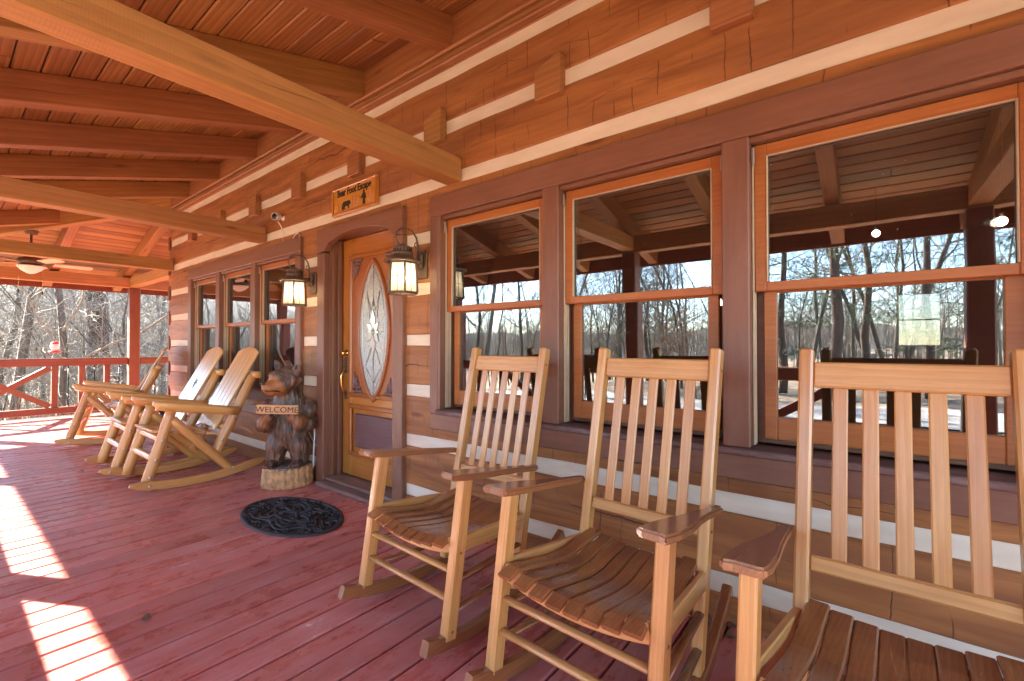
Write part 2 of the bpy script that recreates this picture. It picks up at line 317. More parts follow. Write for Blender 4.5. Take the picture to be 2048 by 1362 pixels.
# ------------------------------------------------------------------ mesh helpers
def V(*a): return Vector(a)
def mesh(name, vs, fs, smooth=False):
    me = bpy.data.meshes.new(name); me.from_pydata([tuple(v) for v in vs], [], fs); me.update()
    if smooth: me.polygons.foreach_set('use_smooth', [True]*len(me.polygons))
    return me
LM = {}
def link(name, me, mat, parent=None, mw=None):
    o = bpy.data.objects.new(name, me); COL.objects.link(o)
    if me is not None and mat is not None and not me.materials: me.materials.append(MT[mat])
    if parent is not None: o.parent = parent
    if mw is not None: o.matrix_local = mw
    LM[o.name] = mw
    return o
def empty(name, loc=(0, 0, 0), rz=0.0):
    o = bpy.data.objects.new(name, None); COL.objects.link(o); o.location = loc; o.rotation_euler = (0, 0, rz); o.empty_display_size = .1; return o
def tag(o, label=None, cat=None, group=None, kind=None):
    if label: o['label'] = label
    if cat: o['category'] = cat
    if group: o['group'] = group
    if kind: o['kind'] = kind
    return o
def copy_tree(o, parent=None):
    c = o.copy(); COL.objects.link(c); c.parent = parent
    for ch in list(o.children): copy_tree(ch, c)
    return c
def frame(p, q, up=(0, 0, 1)):
    p = Vector(p); q = Vector(q); x = (q-p).normalized(); u = Vector(up)
    if abs(x.dot(u.normalized())) > .995: u = Vector((0, 1, 0)) if abs(x.y) < .9 else Vector((1, 0, 0))
    y = u.cross(x).normalized(); z = x.cross(y)
    m = Matrix((x, y, z)).transposed().to_4x4(); m.translation = (p+q)/2; return m
_box = {}
def chambox(Lx, Ly, Lz, b=.004, mat=''):
    key = (round(Lx, 4), round(Ly, 4), round(Lz, 4), round(b, 4), mat)
    if key in _box: return _box[key]
    hx, hy, hz = Lx/2, Ly/2, Lz/2; b = min(b, hx*.8, hy*.8, hz*.8)
    vs = []; ix = {}
    for sx in (-1, 1):
        for sy in (-1, 1):
            for sz in (-1, 1):
                for a in range(3):
                    v = [sx*(hx-b), sy*(hy-b), sz*(hz-b)]; v[a] = (sx*hx, sy*hy, sz*hz)[a]
                    ix[(sx, sy, sz, a)] = len(vs); vs.append(v)
    fs = []
    def add(f):
        a, b_, c = (Vector(vs[f[i]]) for i in range(3)); n = (b_-a).cross(c-a)
        cen = sum((Vector(vs[i]) for i in f), Vector())/len(f)
        fs.append(f if n.dot(cen) > 0 else f[::-1])
    cyc = ((-1, -1), (1, -1), (1, 1), (-1, 1))
    for s in (-1, 1):
        add([ix[(s, u, v, 0)] for u, v in cyc]); add([ix[(u, s, v, 1)] for u, v in cyc]); add([ix[(u, v, s, 2)] for u, v in cyc])
    for s in (-1, 1):
        for t in (-1, 1):
            add([ix[(-1, s, t, 1)], ix[(1, s, t, 1)], ix[(1, s, t, 2)], ix[(-1, s, t, 2)]])
            add([ix[(s, -1, t, 0)], ix[(s, 1, t, 0)], ix[(s, 1, t, 2)], ix[(s, -1, t, 2)]])
            add([ix[(s, t, -1, 0)], ix[(s, t, 1, 0)], ix[(s, t, 1, 1)], ix[(s, t, -1, 1)]])
            for w in (-1, 1): add([ix[(s, t, w, 0)], ix[(s, t, w, 1)], ix[(s, t, w, 2)]])
    me = mesh('box', vs, fs); _box[key] = me; return me
def bar(name, mat, parent, p, q, w, t, up=(0, 0, 1), b=.004):
    """rectangular timber from p to q; w across, t along up"""
    Ln = (Vector(q)-Vector(p)).length
    return link(name, chambox(Ln, w, t, b, mat), mat, parent, frame(p, q, up))
def box(name, mat, parent, lo, hi, b=.004, axis='x'):
    lo, hi = Vector(lo), Vector(hi); c = (lo+hi)/2; d = hi-lo
    if axis == 'x': return bar(name, mat, parent, (lo.x, c.y, c.z), (hi.x, c.y, c.z), d.y, d.z, b=b)
    if axis == 'z': return bar(name, mat, parent, (c.x, c.y, lo.z), (c.x, c.y, hi.z), d.x, d.y, up=(0, 1, 0), b=b)
    return bar(name, mat, parent, (c.x, lo.y, c.z), (c.x, hi.y, c.z), d.x, d.z, b=b)
def tube_geo(pts, rad, n=8, caps=True, vs=None, fs=None, twist=0.0, flat=1.0):
    vs = [] if vs is None else vs; fs = [] if fs is None else fs
    pts = [Vector(p) for p in pts]; base = len(vs); ref = None; k = len(pts)
    for i, p in enumerate(pts):
        d = (pts[min(i+1, k-1)]-pts[max(i-1, 0)]).normalized()
        if ref is None: ref = d.orthogonal().normalized() if abs(d.z) > .9 else V(0, 0, 1)
        a = (ref-d*ref.dot(d)).normalized(); ref = a; c = d.cross(a)
        r = rad[i] if isinstance(rad, (list, tuple)) else rad
        for j in range(n):
            t = 2*math.pi*j/n+twist; vs.append(p+a*(math.cos(t)*r*flat)+c*(math.sin(t)*r))
    for i in range(k-1):
        for j in range(n):
            a = base+i*n+j; b = base+i*n+(j+1) % n
            fs.append((a, b, b+n, a+n))
    if caps: fs.append(tuple(base+j for j in range(n))[::-1]); fs.append(tuple(base+(k-1)*n+j for j in range(n)))
    return vs, fs
def tube(name, mat, parent, pts, rad, n=8, caps=True, smooth=True, flat=1.0):
    vs, fs = tube_geo(pts, rad, n, caps, flat=flat); return link(name, mesh(name, vs, fs, smooth), mat, parent)
_logs = {}
def logbar(name, mat, parent, p, q, r, n=12, seed=0, dome=.35):
    """peeled round log along local X, ends eased"""
    Ln = (Vector(q)-Vector(p)).length; key = (round(Ln, 3), round(r, 4), seed, mat)
    if key not in _logs:
        rr = random.Random(seed+int(Ln*1000)); k = 9; pts = []; rad = []
        for e in (0, dome*.35): pts.append(V(-Ln/2+e*r, 0, 0)); rad.append(r*(.72 if e == 0 else .95))
        for i in range(1, k):
            t = i/k; pts.append(V(-Ln/2+Ln*t, rr.uniform(-1, 1)*r*.05, rr.uniform(-1, 1)*r*.05)); rad.append(r*rr.uniform(.95, 1.05))
        for e in (dome*.35, 0): pts.append(V(Ln/2-e*r, 0, 0)); rad.append(r*(.72 if e == 0 else .95))
        vs, fs = tube_geo(pts, rad, n); _logs[key] = mesh(name, vs, fs, True)
    return link(name, _logs[key], mat, parent, frame(p, q))
def ribbon_geo(pts, w, t, b=.004):
    """board bent in its local XZ plane; pts = (x,z) of its centre line"""
    vs = []; fs = []; sec = [(-w/2, -t/2+b), (-w/2+b, -t/2), (w/2-b, -t/2), (w/2, -t/2+b), (w/2, t/2-b), (w/2-b, t/2), (-w/2+b, t/2), (-w/2, t/2-b)]
    k = len(pts)
    for i, (x, z) in enumerate(pts):
        x0, z0 = pts[max(i-1, 0)]; x1, z1 = pts[min(i+1, k-1)]; d = Vector((x1-x0, z1-z0)).normalized()
        for (y, h) in sec: vs.append((x-d.y*h, y, z+d.x*h))
    for i in range(k-1):
        for j in range(8):
            a = i*8+j; c = i*8+(j+1) % 8; fs.append((a, a+8, c+8, c))
    fs.append(tuple(range(8))); fs.append(tuple((k-1)*8+j for j in range(8))[::-1])
    return vs, fs
def prism(name, mat, parent, poly, z0, z1, b=.004, mw=None, seg=1):
    """polygon in local XY pushed from z0 to z1, edges eased"""
    bm = bmesh.new(); f = bm.faces.new([bm.verts.new((x, y, z0)) for x, y in poly])
    r = bmesh.ops.extrude_face_region(bm, geom=[f])
    for v in r['geom']:
        if isinstance(v, bmesh.types.BMVert): v.co.z = z1
    bmesh.ops.recalc_face_normals(bm, faces=bm.faces)
    if b: 
        ed = [e for e in bm.edges if len(e.link_faces) == 2 and e.calc_face_angle(0) > .6]
        bmesh.ops.bevel(bm, geom=ed, offset=b, segments=seg, affect='EDGES', clamp_overlap=True)
    me = bpy.data.meshes.new(name); bm.to_mesh(me); bm.free(); return link(name, me, mat, parent, mw)
def lathe_geo(prof, n=24, vs=None, fs=None, off=(0, 0, 0)):
    vs = [] if vs is None else vs; fs = [] if fs is None else fs; base = len(vs)
    for r, z in prof:
        for j in range(n): t = 2*math.pi*j/n; vs.append((off[0]+r*math.cos(t), off[1]+r*math.sin(t), off[2]+z))
    for i in range(len(prof)-1):
        for j in range(n):
            a = base+i*n+j; b = base+i*n+(j+1) % n; fs.append((a, b, b+n, a+n))
    fs.append(tuple(base+j for j in range(n))[::-1]); fs.append(tuple(base+(len(prof)-1)*n+j for j in range(n)))
    return vs, fs
def lathe(name, mat, parent, prof, n=24, mw=None, smooth=True):
    vs, fs = lathe_geo(prof, n); return link(name, mesh(name, vs, fs, smooth), mat, parent, mw)
def text_part(name, body, size, depth, mat, parent, mw, bold=0.0, sx=1.0):
    cu = bpy.data.curves.new(name, 'FONT'); cu.body = body; cu.size = size; cu.extrude = depth; cu.align_x = 'CENTER'; cu.align_y = 'CENTER'; cu.offset = bold; cu.resolution_u = 3
    o = bpy.data.objects.new(name, cu); COL.objects.link(o)
    dg = bpy.context.evaluated_depsgraph_get(); me = bpy.data.meshes.new_from_object(o.evaluated_get(dg)); bpy.data.objects.remove(o)
    me.name = name
    if sx != 1: me.transform(Matrix.Diagonal((sx, 1, 1, 1)))
    return link(name, me, mat, parent, mw)
WALLM = Matrix(((1, 0, 0, 0), (0, 0, -1, 0), (0, 1, 0, 0), (0, 0, 0, 1)))   # local XY -> wall XZ, local +Z -> out of the wall
def onwall(x, y, z): return Matrix.Translation((x, y, z)) @ WALLM
# ------------------------------------------------------------------ ground, hills, drive
def gz(x, y):
    r = max(0.0, -x-13.0); z = -0.95
    z -= min(r, 55)*.085 - max(0, r-90)*.03
    d = max(0.0, -y-16.0); z -= min(d, 60)*.03
    z += .55*mnoise.noise(Vector((x*.06, y*.06, 3.1)))*min(1, (abs(x+4)+abs(y))/14) + .12*mnoise.noise(Vector((x*.4, y*.4, 1.7)))
    return z
def grid_mesh(name, xs, ys, f):
    vs = [(x, y, f(x, y)) for y in ys for x in xs]; n = len(xs)
    fs = [(j*n+i, j*n+i+1, (j+1)*n+i+1, (j+1)*n+i) for j in range(len(ys)-1) for i in range(n-1)]
    return mesh(name, vs, fs, True)
def axis(lo, hi, core, step):
    a = [c for c in core]; v = core[-1]; s = step
    while v < hi: s *= 1.35; v += s; a.append(v)
    v = core[0]; s = step
    while v > lo: s *= 1.35; v -= s; a.insert(0, v)
    return a
gx_ = axis(-2600, 2600, [-60+i*1.2 for i in range(76)], 1.2); gy_ = axis(-2600, 2600, [-46+i*1.2 for i in range(60)], 1.2)
tag(link('ground', grid_mesh('ground', gx_, gy_, gz), 'ground'), kind='structure')
def hill(name, rad, hgt, a0, a1, seed, depth, lowf=.3):
    vs = []; fs = []; na = 150; nr = 9
    for i in range(na+1):
        a = a0+(a1-a0)*i/na
        pk = hgt*(.72+.5*mnoise.noise(Vector((math.cos(a)*3.2, math.sin(a)*3.2, seed)))+.16*mnoise.noise(Vector((math.cos(a)*14, math.sin(a)*14, seed+5))))
        az = math.degrees(a) % 360; pk *= (1.0 if az < 192 else (lowf if az > 212 else 1+(lowf-1)*(az-192)/20))
        for j in range(nr+1):
            t = j/nr; r = rad+depth*t; z = -14+(pk+14)*math.sin(t*math.pi/2)**1.1+6*mnoise.noise(Vector((a*40, t*4, seed)))*t
            vs.append((r*math.cos(a), r*math.sin(a), z))
    for i in range(na):
        for j in range(nr): a = i*(nr+1)+j; fs.append((a, a+1, a+nr+2, a+nr+1))
    return tag(link(name, mesh(name, vs, fs, True), 'hill'), kind='structure')
hill('hills', 110, 66, R(118), R(270), 2.2, 210, .16)
hill('hills', 760, 150, R(118), R(290), 8.2, 500, .38)
dr = [(-46+i*1.3, -15.5+.9*math.sin(i*.16)) for i in range(64)]
vs = []; fs = []
for i, (x, y) in enumerate(dr):
    for k in range(4): yy = y+1.7-3.4*k/3; vs.append((x, yy, gz(x, yy)+.05))
for i in range(len(dr)-1):
    for k in range(3): a = i*4+k; fs.append((a, a+1, a+5, a+4))
tag(link('driveway', mesh('driveway', vs, fs, True), 'gravel'), kind='structure')

# ------------------------------------------------------------------ deck
deck = tag(empty('deck', (-4, -1.5, 0)), kind='structure'); deck.location = (0, 0, 0)
PITCH = .152; BW = .1425
k = 0; x = -3.1-PITCH*55
XE = -11.42
for i in range(110):
    xl = -3.1+PITCH*(i-55); 
    if xl < XE-.02 or xl > 3.4: continue
    y1 = -.005 if xl > -8.55 else 4.6
    bar('deck_board', 'deck', deck, (xl+PITCH/2, -3.02, -.019+rnd.uniform(-.0012, .0008)), (xl+PITCH/2, y1, -.019+rnd.uniform(-.0012, .0008)), BW, .038, b=.0065)
box('rim_joist', 'post', deck, (XE, -3.06, -.28), (3.4, -3.022, -.005), axis='x')
box('rim_joist', 'post', deck, (XE-.045, -3.06, -.28), (XE-.003, 4.6, -.005), axis='y')
for i in range(8): box('deck_joist', 'post', deck, (XE, -2.9+i*.41, -.26), (3.4, -2.86+i*.41, -.042), axis='x')

vs, fs = [], []
for i in range(110):
    xl = -3.1+PITCH*(i-55)
    if xl < XE-.02 or xl > 1.6: continue
    for yj in (-.10, -.51, -.92, -1.33, -1.74, -2.15):
        for dx in (.03, .122):
            cx, cy_ = xl+dx+rnd.uniform(-.006, .006), yj+rnd.uniform(-.008, .008); b0 = len(vs); rr_ = rnd.uniform(.0032, .0045)
            vs.append((cx, cy_, .0009)); vs += [(cx+rr_*math.cos(k*1.0472), cy_+rr_*math.sin(k*1.0472), .0003) for k in range(6)]
            fs += [(b0, b0+1+k, b0+1+(k+1) % 6) for k in range(6)]
tag(link('screw_heads', mesh('screw_heads', vs, fs), 'screw', deck), kind='stuff')
vs, fs = [], []
for i in range(420):
    cx, cy_ = -9+10.5*rnd.random(), -2.2+2.15*rnd.random(); q_ = rnd.uniform(.0015, .006)*(1.6 if cy_ > -.25 else 1); b0 = len(vs)
    for k in range(4): vs.append((cx+q_*math.cos(k*1.57+i)*rnd.uniform(.5, 1.4), cy_+q_*math.sin(k*1.57+i), .0006))
    vs.append((cx, cy_, .0006+q_*.5)); fs += [(b0+k, b0+(k+1) % 4, b0+4) for k in range(4)]
tag(link('grit', mesh('grit', vs, fs), 'grit'), 'pale grit and crumbs of leaf scattered over the deck boards', 'grit', kind='stuff')

# ------------------------------------------------------------------ log house
house = tag(empty('log_house', (0, 0, 0)), 'hewn log house with cream chinking and purple-brown window trim behind the rockers', 'house')
HX0, HX1 = -8.42, 4.2
CZ0, CP, CT = .121, .3763, .090          # first chink bottom, course pitch, chink height
WINS = [(-2.385, .87, .113, .105), (-7.375, .893, .118, .110)]     # first opening left, opening width, mullion, side casing
OPEN = []
for x0, w, mu, sc_ in WINS: OPEN.append((x0-.05, x0+3*w+2*mu+.05, .74, 2.24))
DX0, DX1 = -3.91, -2.913
OPEN.append((DX0-.05, DX1+.05, -1, 2.26))
def spans(z0, z1):
    """(x0,x1,z0,z1) pieces of a course cut round the openings"""
    cuts = sorted((a, b, c, d) for a, b, c, d in OPEN if d > z0+.005 and c < z1-.005)
    out = []; x = HX0
    for a, b, c, d in cuts:
        out.append((x, a, z0, z1))
        if d < z1-.02: out.append((a+.002, b-.002, d, z1))
        if c > z0+.02: out.append((a+.002, b-.002, z0, c))
        x = b
    out.append((x, HX1, z0, z1)); return out
def hewn(Lx, Lz, dep, seed, amp=.005):
    """log with an uneven hewn face (front is local -Y), eased arrises"""
    nx = max(2, int(Lx/.17)); prof = [(-.5, .16), (-.5, .010), (-.475, 0.0), (-.2, -.002), (.2, -.002), (.475, 0.0), (.5, .010), (.5, .16)]
    vs = []; fs = []; m_ = len(prof)
    for i in range(nx+1):
        x = -Lx/2+Lx*i/nx
        for (pz, py) in prof:
            z = pz*Lz; y = py*dep/.16 if py > .1 else py
            if py < .1:
                y += amp*mnoise.noise(Vector((x*2.6+seed*7, z*5, seed))); z += (.010 if abs(pz) > .4 else 0)*mnoise.noise(Vector((x*2.2, pz*9, seed+3)))
            vs.append((x, y, z))
    for i in range(nx):
        for j in range(m_-1): a = i*m_+j; fs.append((a, a+m_, a+m_+1, a+1))
    fs.append(tuple(range(m_))); fs.append(tuple(nx*m_+j for j in range(m_))[::-1])
    return mesh('log', vs, fs)
sd = 0
for i in range(0, 9):
    z0 = -.20 if i == 0 else CZ0+CT+CP*(i-1); z1 = CZ0+CP*i
    for (a, b, c, d) in spans(z0, z1):
        if b-a < .03: continue
        sd += 1
        link('log', hewn(b-a, d-c, .16, sd), 'log', house, Matrix.Translation(((a+b)/2, 0, (c+d)/2)))
    for (a, b, c, d) in spans(z1, z1+CT):
        if b-a < .03: continue
        box('chinking', 'chink', house, (a+.001, .010, c-.006), (b-.001, .12, d+.006), b=.008)
# corner: side-wall log ends show as blocks at each joint; side wall runs back
for i in range(0, 9):
    zc = CZ0+CP*i+CT/2
    if zc < 3.1: box('log_end', 'post', house, (HX0-.012, -.016, zc-.105), (HX0+.065, .14, zc+.105), b=.008, axis='z')
    z0 = -.20 if i == 0 else CZ0+CT+CP*(i-1); z1 = CZ0+CP*i
    o = link('log', hewn(4.4, z1-z0, .16, 80+i), 'log', house, Matrix.Translation((HX0+.01, 2.37, (z0+z1)/2)) @ Matrix.Rotation(R(-90), 4, 'Z'))
    box('chinking', 'chink', house, (HX0+.018, .17, z1-.006), (HX0+.12, 4.56, z1+CT+.006), b=.01, axis='y')
# joist ends in the second joint from the top
zj = CZ0+CP*7+CT/2
for i in range(-3, 9):
    xc = -.487-.981*i
    if xc < -8.1: continue
    prism('joist_end', 'rafter', house, [(-.088, -.108), (.088, -.108), (.088, .125), (.02, .108), (-.088, .072)], -.04, .055, b=.006, mw=onwall(xc, 0, zj))
# window groups
def window_group(x0, w, mu, sc_):
    xr = x0+3*w+2*mu
    box('window_header', 'casing', house, (x0-sc_, -.036, 2.172), (xr+sc_, .02, 2.312), b=.005)
    box('header_stop', 'casing', house, (x0+.001, -.012, 2.145), (xr-.001, .03, 2.1715), b=.004)
    box('window_sill', 'sill', house, (x0-.02, -.062, .772), (xr+.02, .10, .803), b=.006)
    box('window_apron', 'casing', house, (x0-sc_, -.032, .66), (xr+sc_, .02, .7715), b=.005)
    box('side_casing', 'casing', house, (x0-sc_, -.033, .772), (x0-.0205, .02, 2.1715), b=.005, axis='z')
    box('side_casing', 'casing', house, (xr+.0205, -.033, .772), (xr+sc_, .02, 2.1715), b=.005, axis='z')
    box('jamb', 'casing', house, (x0-.02, -.030, .8035), (x0, .15, 2.1715), b=.003, axis='z')
    box('jamb', 'casing', house, (xr, -.030, .8035), (xr+.02, .15, 2.1715), b=.003, axis='z')
    for k in (1, 2):
        a = x0+k*w+(k-1)*mu
        box('mullion', 'casing', house, (a, -.034, .8035), (a+mu, .15, 2.1715), b=.005, axis='z')
    for k in range(3):
        a = x0+k*(w+mu)+.002; b = a+w-.004
        vs = []; fs = []
        def addb(lo, hi):
            me = chambox(hi[0]-lo[0], hi[1]-lo[1], hi[2]-lo[2], .003); o_ = len(vs); c = [(lo[i]+hi[i])/2 for i in range(3)]
            vs.extend([(v.co.x+c[0], v.co.y+c[1], v.co.z+c[2]) for v in me.vertices]); fs.extend([tuple(i+o_ for i in p_.vertices) for p_ in me.polygons])
        # frame that carries the sashes
        addb((a, .112, .81), (a+.035, .15, 2.145)); addb((b-.035, .112, .81), (b, .15, 2.145)); addb((a+.0355, .112, 2.10), (b-.0355, .15, 2.145)); addb((a+.0355, .112, .81), (b-.0355, .15, .835))
        wn_ = link('window', mesh('window', vs, fs), 'casing', house)
        # upper sash (outer track)
        def sash(nm, z0, z1, y0, y1, st, tr_, br, cut):
            vs.clear(); fs.clear()
            addb((a+cut, y0, z0), (a+cut+st, y1, z1)); addb((b-cut-st, y0, z0), (b-cut, y1, z1))
            addb((a+cut+st+.0004, y0+.001, z1-tr_), (b-cut-st-.0004, y1-.001, z1)); addb((a+cut+st+.0004, y0+.001, z0), (b-cut-st-.0004, y1-.001, z0+br))
            return link(nm, mesh(nm, vs, fs), 'sash', wn_)
        sash('upper_sash', 1.492, 2.144, .030, .066, .046, .052, .040, .008)
        sash('lower_sash', .8355, 1.526, .072, .108, .050, .040, .10, .036)
        box('upper_pane', 'glass', wn_, (a+.050, .046, 1.528), (b-.050, .052, 2.096), b=.001)
        box('lower_pane', 'glass', wn_, (a+.082, .088, .932), (b-.082, .094, 1.490), b=.001)
        # glazing beads round the upper glass, cream vinyl tracks at both jambs
        vs.clear(); fs.clear()
        addb((a+.0545, .026, 1.5325), (a+.0605, .044, 2.0915)); addb((b-.0605, .026, 1.5325), (b-.0545, .044, 2.0915)); addb((a+.061, .026, 2.086), (b-.061, .044, 2.0918))
        link('glazing_bead', mesh('glazing_bead', vs, fs), 'cream', wn_)
        for s in (0, 1):
            xa = a if s == 0 else b-.0075
            box('sash_track', 'cream', wn_, (xa, .034, .812), (xa+.0075, .050, 1.4915), b=.001, axis='z')
            box('sash_track', 'cream', wn_, (xa, .056, .812), (xa+.0075, .0715, 1.4915), b=.001, axis='z')
            box('track_strip', 'cream', wn_, (xa, .020, .812), (xa+.0075, .029, 2.1), b=.001, axis='z')
            box('track_cap', 'steel', wn_, (a+.001 if s == 0 else b-.012, .004, 2.055), (a+.012 if s == 0 else b-.001, .018, 2.13), b=.002, axis='z')
for a in WINS: window_group(*a)

# door ------------------------------------------------------------------
vsd = [(-4.03+4.03, 2.06)]
def arch(x):
    t = (x-(DX0+DX1)/2)/((DX1-DX0)/2); return 2.115+.125*(1-min(1, t*t))**.55 if abs(t) < 1 else 2.115
xa, xb = DX0-.12, DX1+.12
poly = [(xa, 2.10), (xa, 2.315), (xb, 2.315), (xb, 2.10)]+[(DX1-(DX1-DX0)*i/24, arch(DX1-(DX1-DX0)*i/24)) for i in range(0, 25)]
prism('door_header', 'casing', house, poly, -.02, .042, b=.004, mw=onwall(0, 0, 0))
box('door_casing', 'casing', house, (xa, -.038, -.002), (DX0, .02, 2.0995), b=.005, axis='z')
box('door_casing', 'casing', house, (DX1, -.038, -.002), (xb, .02, 2.0995), b=.005, axis='z')
for s, x in ((1, DX0), (-1, DX1)):
    box('door_jamb', 'casing', house, (x-.02 if s > 0 else x, .0205, .0), (x if s > 0 else x+.02, .21, 2.24), b=.002, axis='z')
    box('jamb_stop', 'casing', house, (x if s > 0 else x-.014, .045, .0), (x+.014 if s > 0 else x, .075, 2.23), b=.003, axis='z')
    box('jamb_stop', 'casing', house, (x if s > 0 else x-.02, .10, .0), (x+.02 if s > 0 else x, .135, 2.23), b=.003, axis='z')
box('door_head_jamb', 'casing', house, (DX0, .0205, 2.2405), (DX1, .21, 2.262), b=.002)
box('threshold', 'sill', house, (DX0-.02, -.10, .001), (DX1+.02, .16, .034), b=.008)
box('threshold_step', 'sill', house, (DX0+.001, -.02, .0345), (DX1-.001, .16, .062), b=.01)
dxl, dxr, dz0, dz1 = DX0+.012, DX1-.012, .068, 2.236; dcx = (dxl+dxr)/2; DY = .150
door = box('door', 'door', house, (dxl, DY+.022, dz0), (dxr, DY+.062, dz1), b=.002, axis='z')
DM = LM[door.name].inverted()
def dpart(o): o.matrix_local = DM @ LM[o.name]; return o
st = .135
for lo, hi, ax in (((dxl, DY, dz0), (dxl+st, DY+.0215, dz1), 'z'), ((dxr-st, DY, dz0), (dxr, DY+.0215, dz1), 'z'),
                   ((dxl+st+.001, DY, dz0), (dxr-st-.001, DY+.0215, .27), 'x'), ((dxl+st+.001, DY, .70), (dxr-st-.001, DY+.0215, .815), 'x'), ((dxl+st+.001, DY, 2.06), (dxr-st-.001, DY+.0215, dz1), 'x')):
    dpart(box('stile' if ax == 'z' else 'rail', 'door', door, lo, hi, b=.004, axis=ax))
def picture_mould(x0, x1, z0, z1, w=.042, y=DY-.012):
    for nm, p, q, ax in (('a', (x0, z0), (x1, z0+w), 'x'), ('b', (x0, z1-w), (x1, z1), 'x'), ('c', (x0, z0+w+.001), (x0+w, z1-w-.001), 'z'), ('d', (x1-w, z0+w+.001), (x1, z1-w-.001), 'z')):
        dpart(box('moulding', 'door', door, (p[0], y, p[1]), (q[0], y+.020, q[1]), b=.010, axis=ax))
        dpart(box('moulding_bead', 'door_panel', door, (p[0]+(.012 if ax == 'z' else 0), y-.006, p[1]+(.012 if ax == 'x' else 0)), (q[0]-(.012 if ax == 'z' else 0), y-.0005, q[1]-(.012 if ax == 'x' else 0)), b=.003, axis=ax))
picture_mould(dxl+st-.03, dxr-st+.03, .785, 2.085)
picture_mould(dxl+st-.03, dxr-st+.03, .245, .725)
dpart(box('upper_panel', 'door_panel', door, (dxl+st+.013, DY-.004, .828), (dxr-st-.013, DY+.0205, 2.042), b=.004, axis='z'))
dpart(box('raised_panel', 'purple_panel', door, (dxl+st+.06, DY-.006, .335), (dxr-st-.06, DY+.0215, .64), b=.018))
# pointed-oval light
OZ, OH, OWD = 1.392, .590, .205
def vesica(s=1.0, n=40, k=1.0):
    out = []
    for i in range(n):
        t = 2*math.pi*i/n; z = math.cos(t); r = max(0.0, 1-z*z)**.74
        out.append((math.copysign(r, math.sin(t))*OWD*s if abs(math.sin(t)) > 1e-6 else 0.0, z*OH*(1-(1-s)*.45)))
    return out
def ring(name, mat, s0, s1, d0, d1):
    a = vesica(s0); b = vesica(s1); n = len(a); vs = []; fs = []
    for (x, z), (x2, z2) in zip(a, b):
        vs += [(x, z, d0), (x, z, d1), ((x+x2)/2, (z+z2)/2, d1+.004), (x2, z2, d1), (x2, z2, d0)]
    for i in range(n):
        j = (i+1) % n
        for q in range(4): fs.append((i*5+q, j*5+q, j*5+q+1, i*5+q+1))
    return dpart(link(name, mesh(name, vs, fs, True), mat, door, onwall(dcx, DY-.004, OZ)))
ring('oval_frame', 'door_panel', 1.16, 1.0, 0, .014)
dpart(prism('oval_glass', 'oval', door, vesica(1.0), .0005, .004, b=0, mw=onwall(dcx, DY-.004, OZ)))
ring('lead_border', 'lead', .81, .78, .004, .0055)
def came(pts, r=.0026):
    vs, fs = tube_geo([V(x, z, .007) for x, z in pts], r, 5); dpart(link('lead_came', mesh('came', vs, fs, True), 'lead', door, onwall(dcx, DY-.004, OZ)))
oz = -.02
came([(0, .58), (0, .20)]); came([(0, -.58), (0, -.20)])
for s in (-1, 1):
    came([(s*.095, .34), (s*.035, .16), (0, .27)]); came([(s*.095, .34), (s*.05, .10)]); came([(s*.118, .36), (s*.098, .335)]); came([(s*.12, -.36), (s*.10, -.335)])
    came([(s*.145, oz), (s*.08, oz)]); came([(s*.10, -.30), (s*.03, -.16), (0, -.2)]); came([(s*.095, -.34), (0, -.47)])
for i in range(8):
    a = i*math.pi/4; Lp = .20 if i in (0, 4) else (.085 if i in (2, 6) else .12); wv = .028 if i % 2 == 0 else .030
    if i in (0, 4): wv = .036
    d = (math.sin(a), math.cos(a)); n_ = (d[1], -d[0])
    pts = [(d[0]*.016, oz+d[1]*.016), (d[0]*Lp*.5+n_[0]*wv, oz+d[1]*Lp*.5+n_[1]*wv), (d[0]*Lp, oz+d[1]*Lp), (d[0]*Lp*.5-n_[0]*wv, oz+d[1]*Lp*.5-n_[1]*wv)]
    dpart(prism('bevel_petal', 'bevel_glass', door, pts, .004, .011, b=.004, mw=onwall(dcx, DY-.004, OZ))); came(pts+[pts[0]], .002)
dpart(lathe('bevel_jewel', 'bevel_glass', door, [(.017, .004), (.013, .013), (.004, .016)], 12, onwall(dcx, DY-.004, OZ+oz)))
# carved corner sprays
def spray(x, z, sx, sz):
    vs = []; fs = []
    for c0, sc2, rot in (((.035, .035), 1.25, 0), ((.105, .022), .75, -.5), ((.022, .115), .75, .6)):
        pts = []; rad = []
        for i in range(15):
            t = i/14; a = t*4.6+rot; r = .036*(1-t*.82)*sc2
            pts.append(V(sx*(c0[0]+r*math.cos(a+3.6)), sz*(c0[1]+r*math.sin(a+3.6)), .004)); rad.append(.011*sc2*(1.15-t*.6))
        tube_geo(pts, rad, 6, True, vs, fs)
    for ex, ez, bx, bz in ((.150, .004, .02, .008), (.010, .190, .010, .02), (.115, .050, .03, .03), (.055, .150, .03, .03), (.085, .095, .04, .04)):
        pts = [V(sx*(bx+(ex-bx)*t+.010*math.sin(t*3.1)), sz*(bz+(ez-bz)*t), .003+.005*math.sin(t*3.1)) for t in (0, .2, .4, .6, .8, 1)]
        tube_geo(pts, [.006, .015, .018, .015, .009, .002], 6, True, vs, fs)
    dpart(link('carved_spray', mesh('spray', vs, fs, True), 'carving', door, onwall(x, DY-.005, z)))
for sx in (-1, 1):
    spray(dcx-sx*.300, 2.032, sx, -1); spray(dcx-sx*.300, .838, sx, 1)
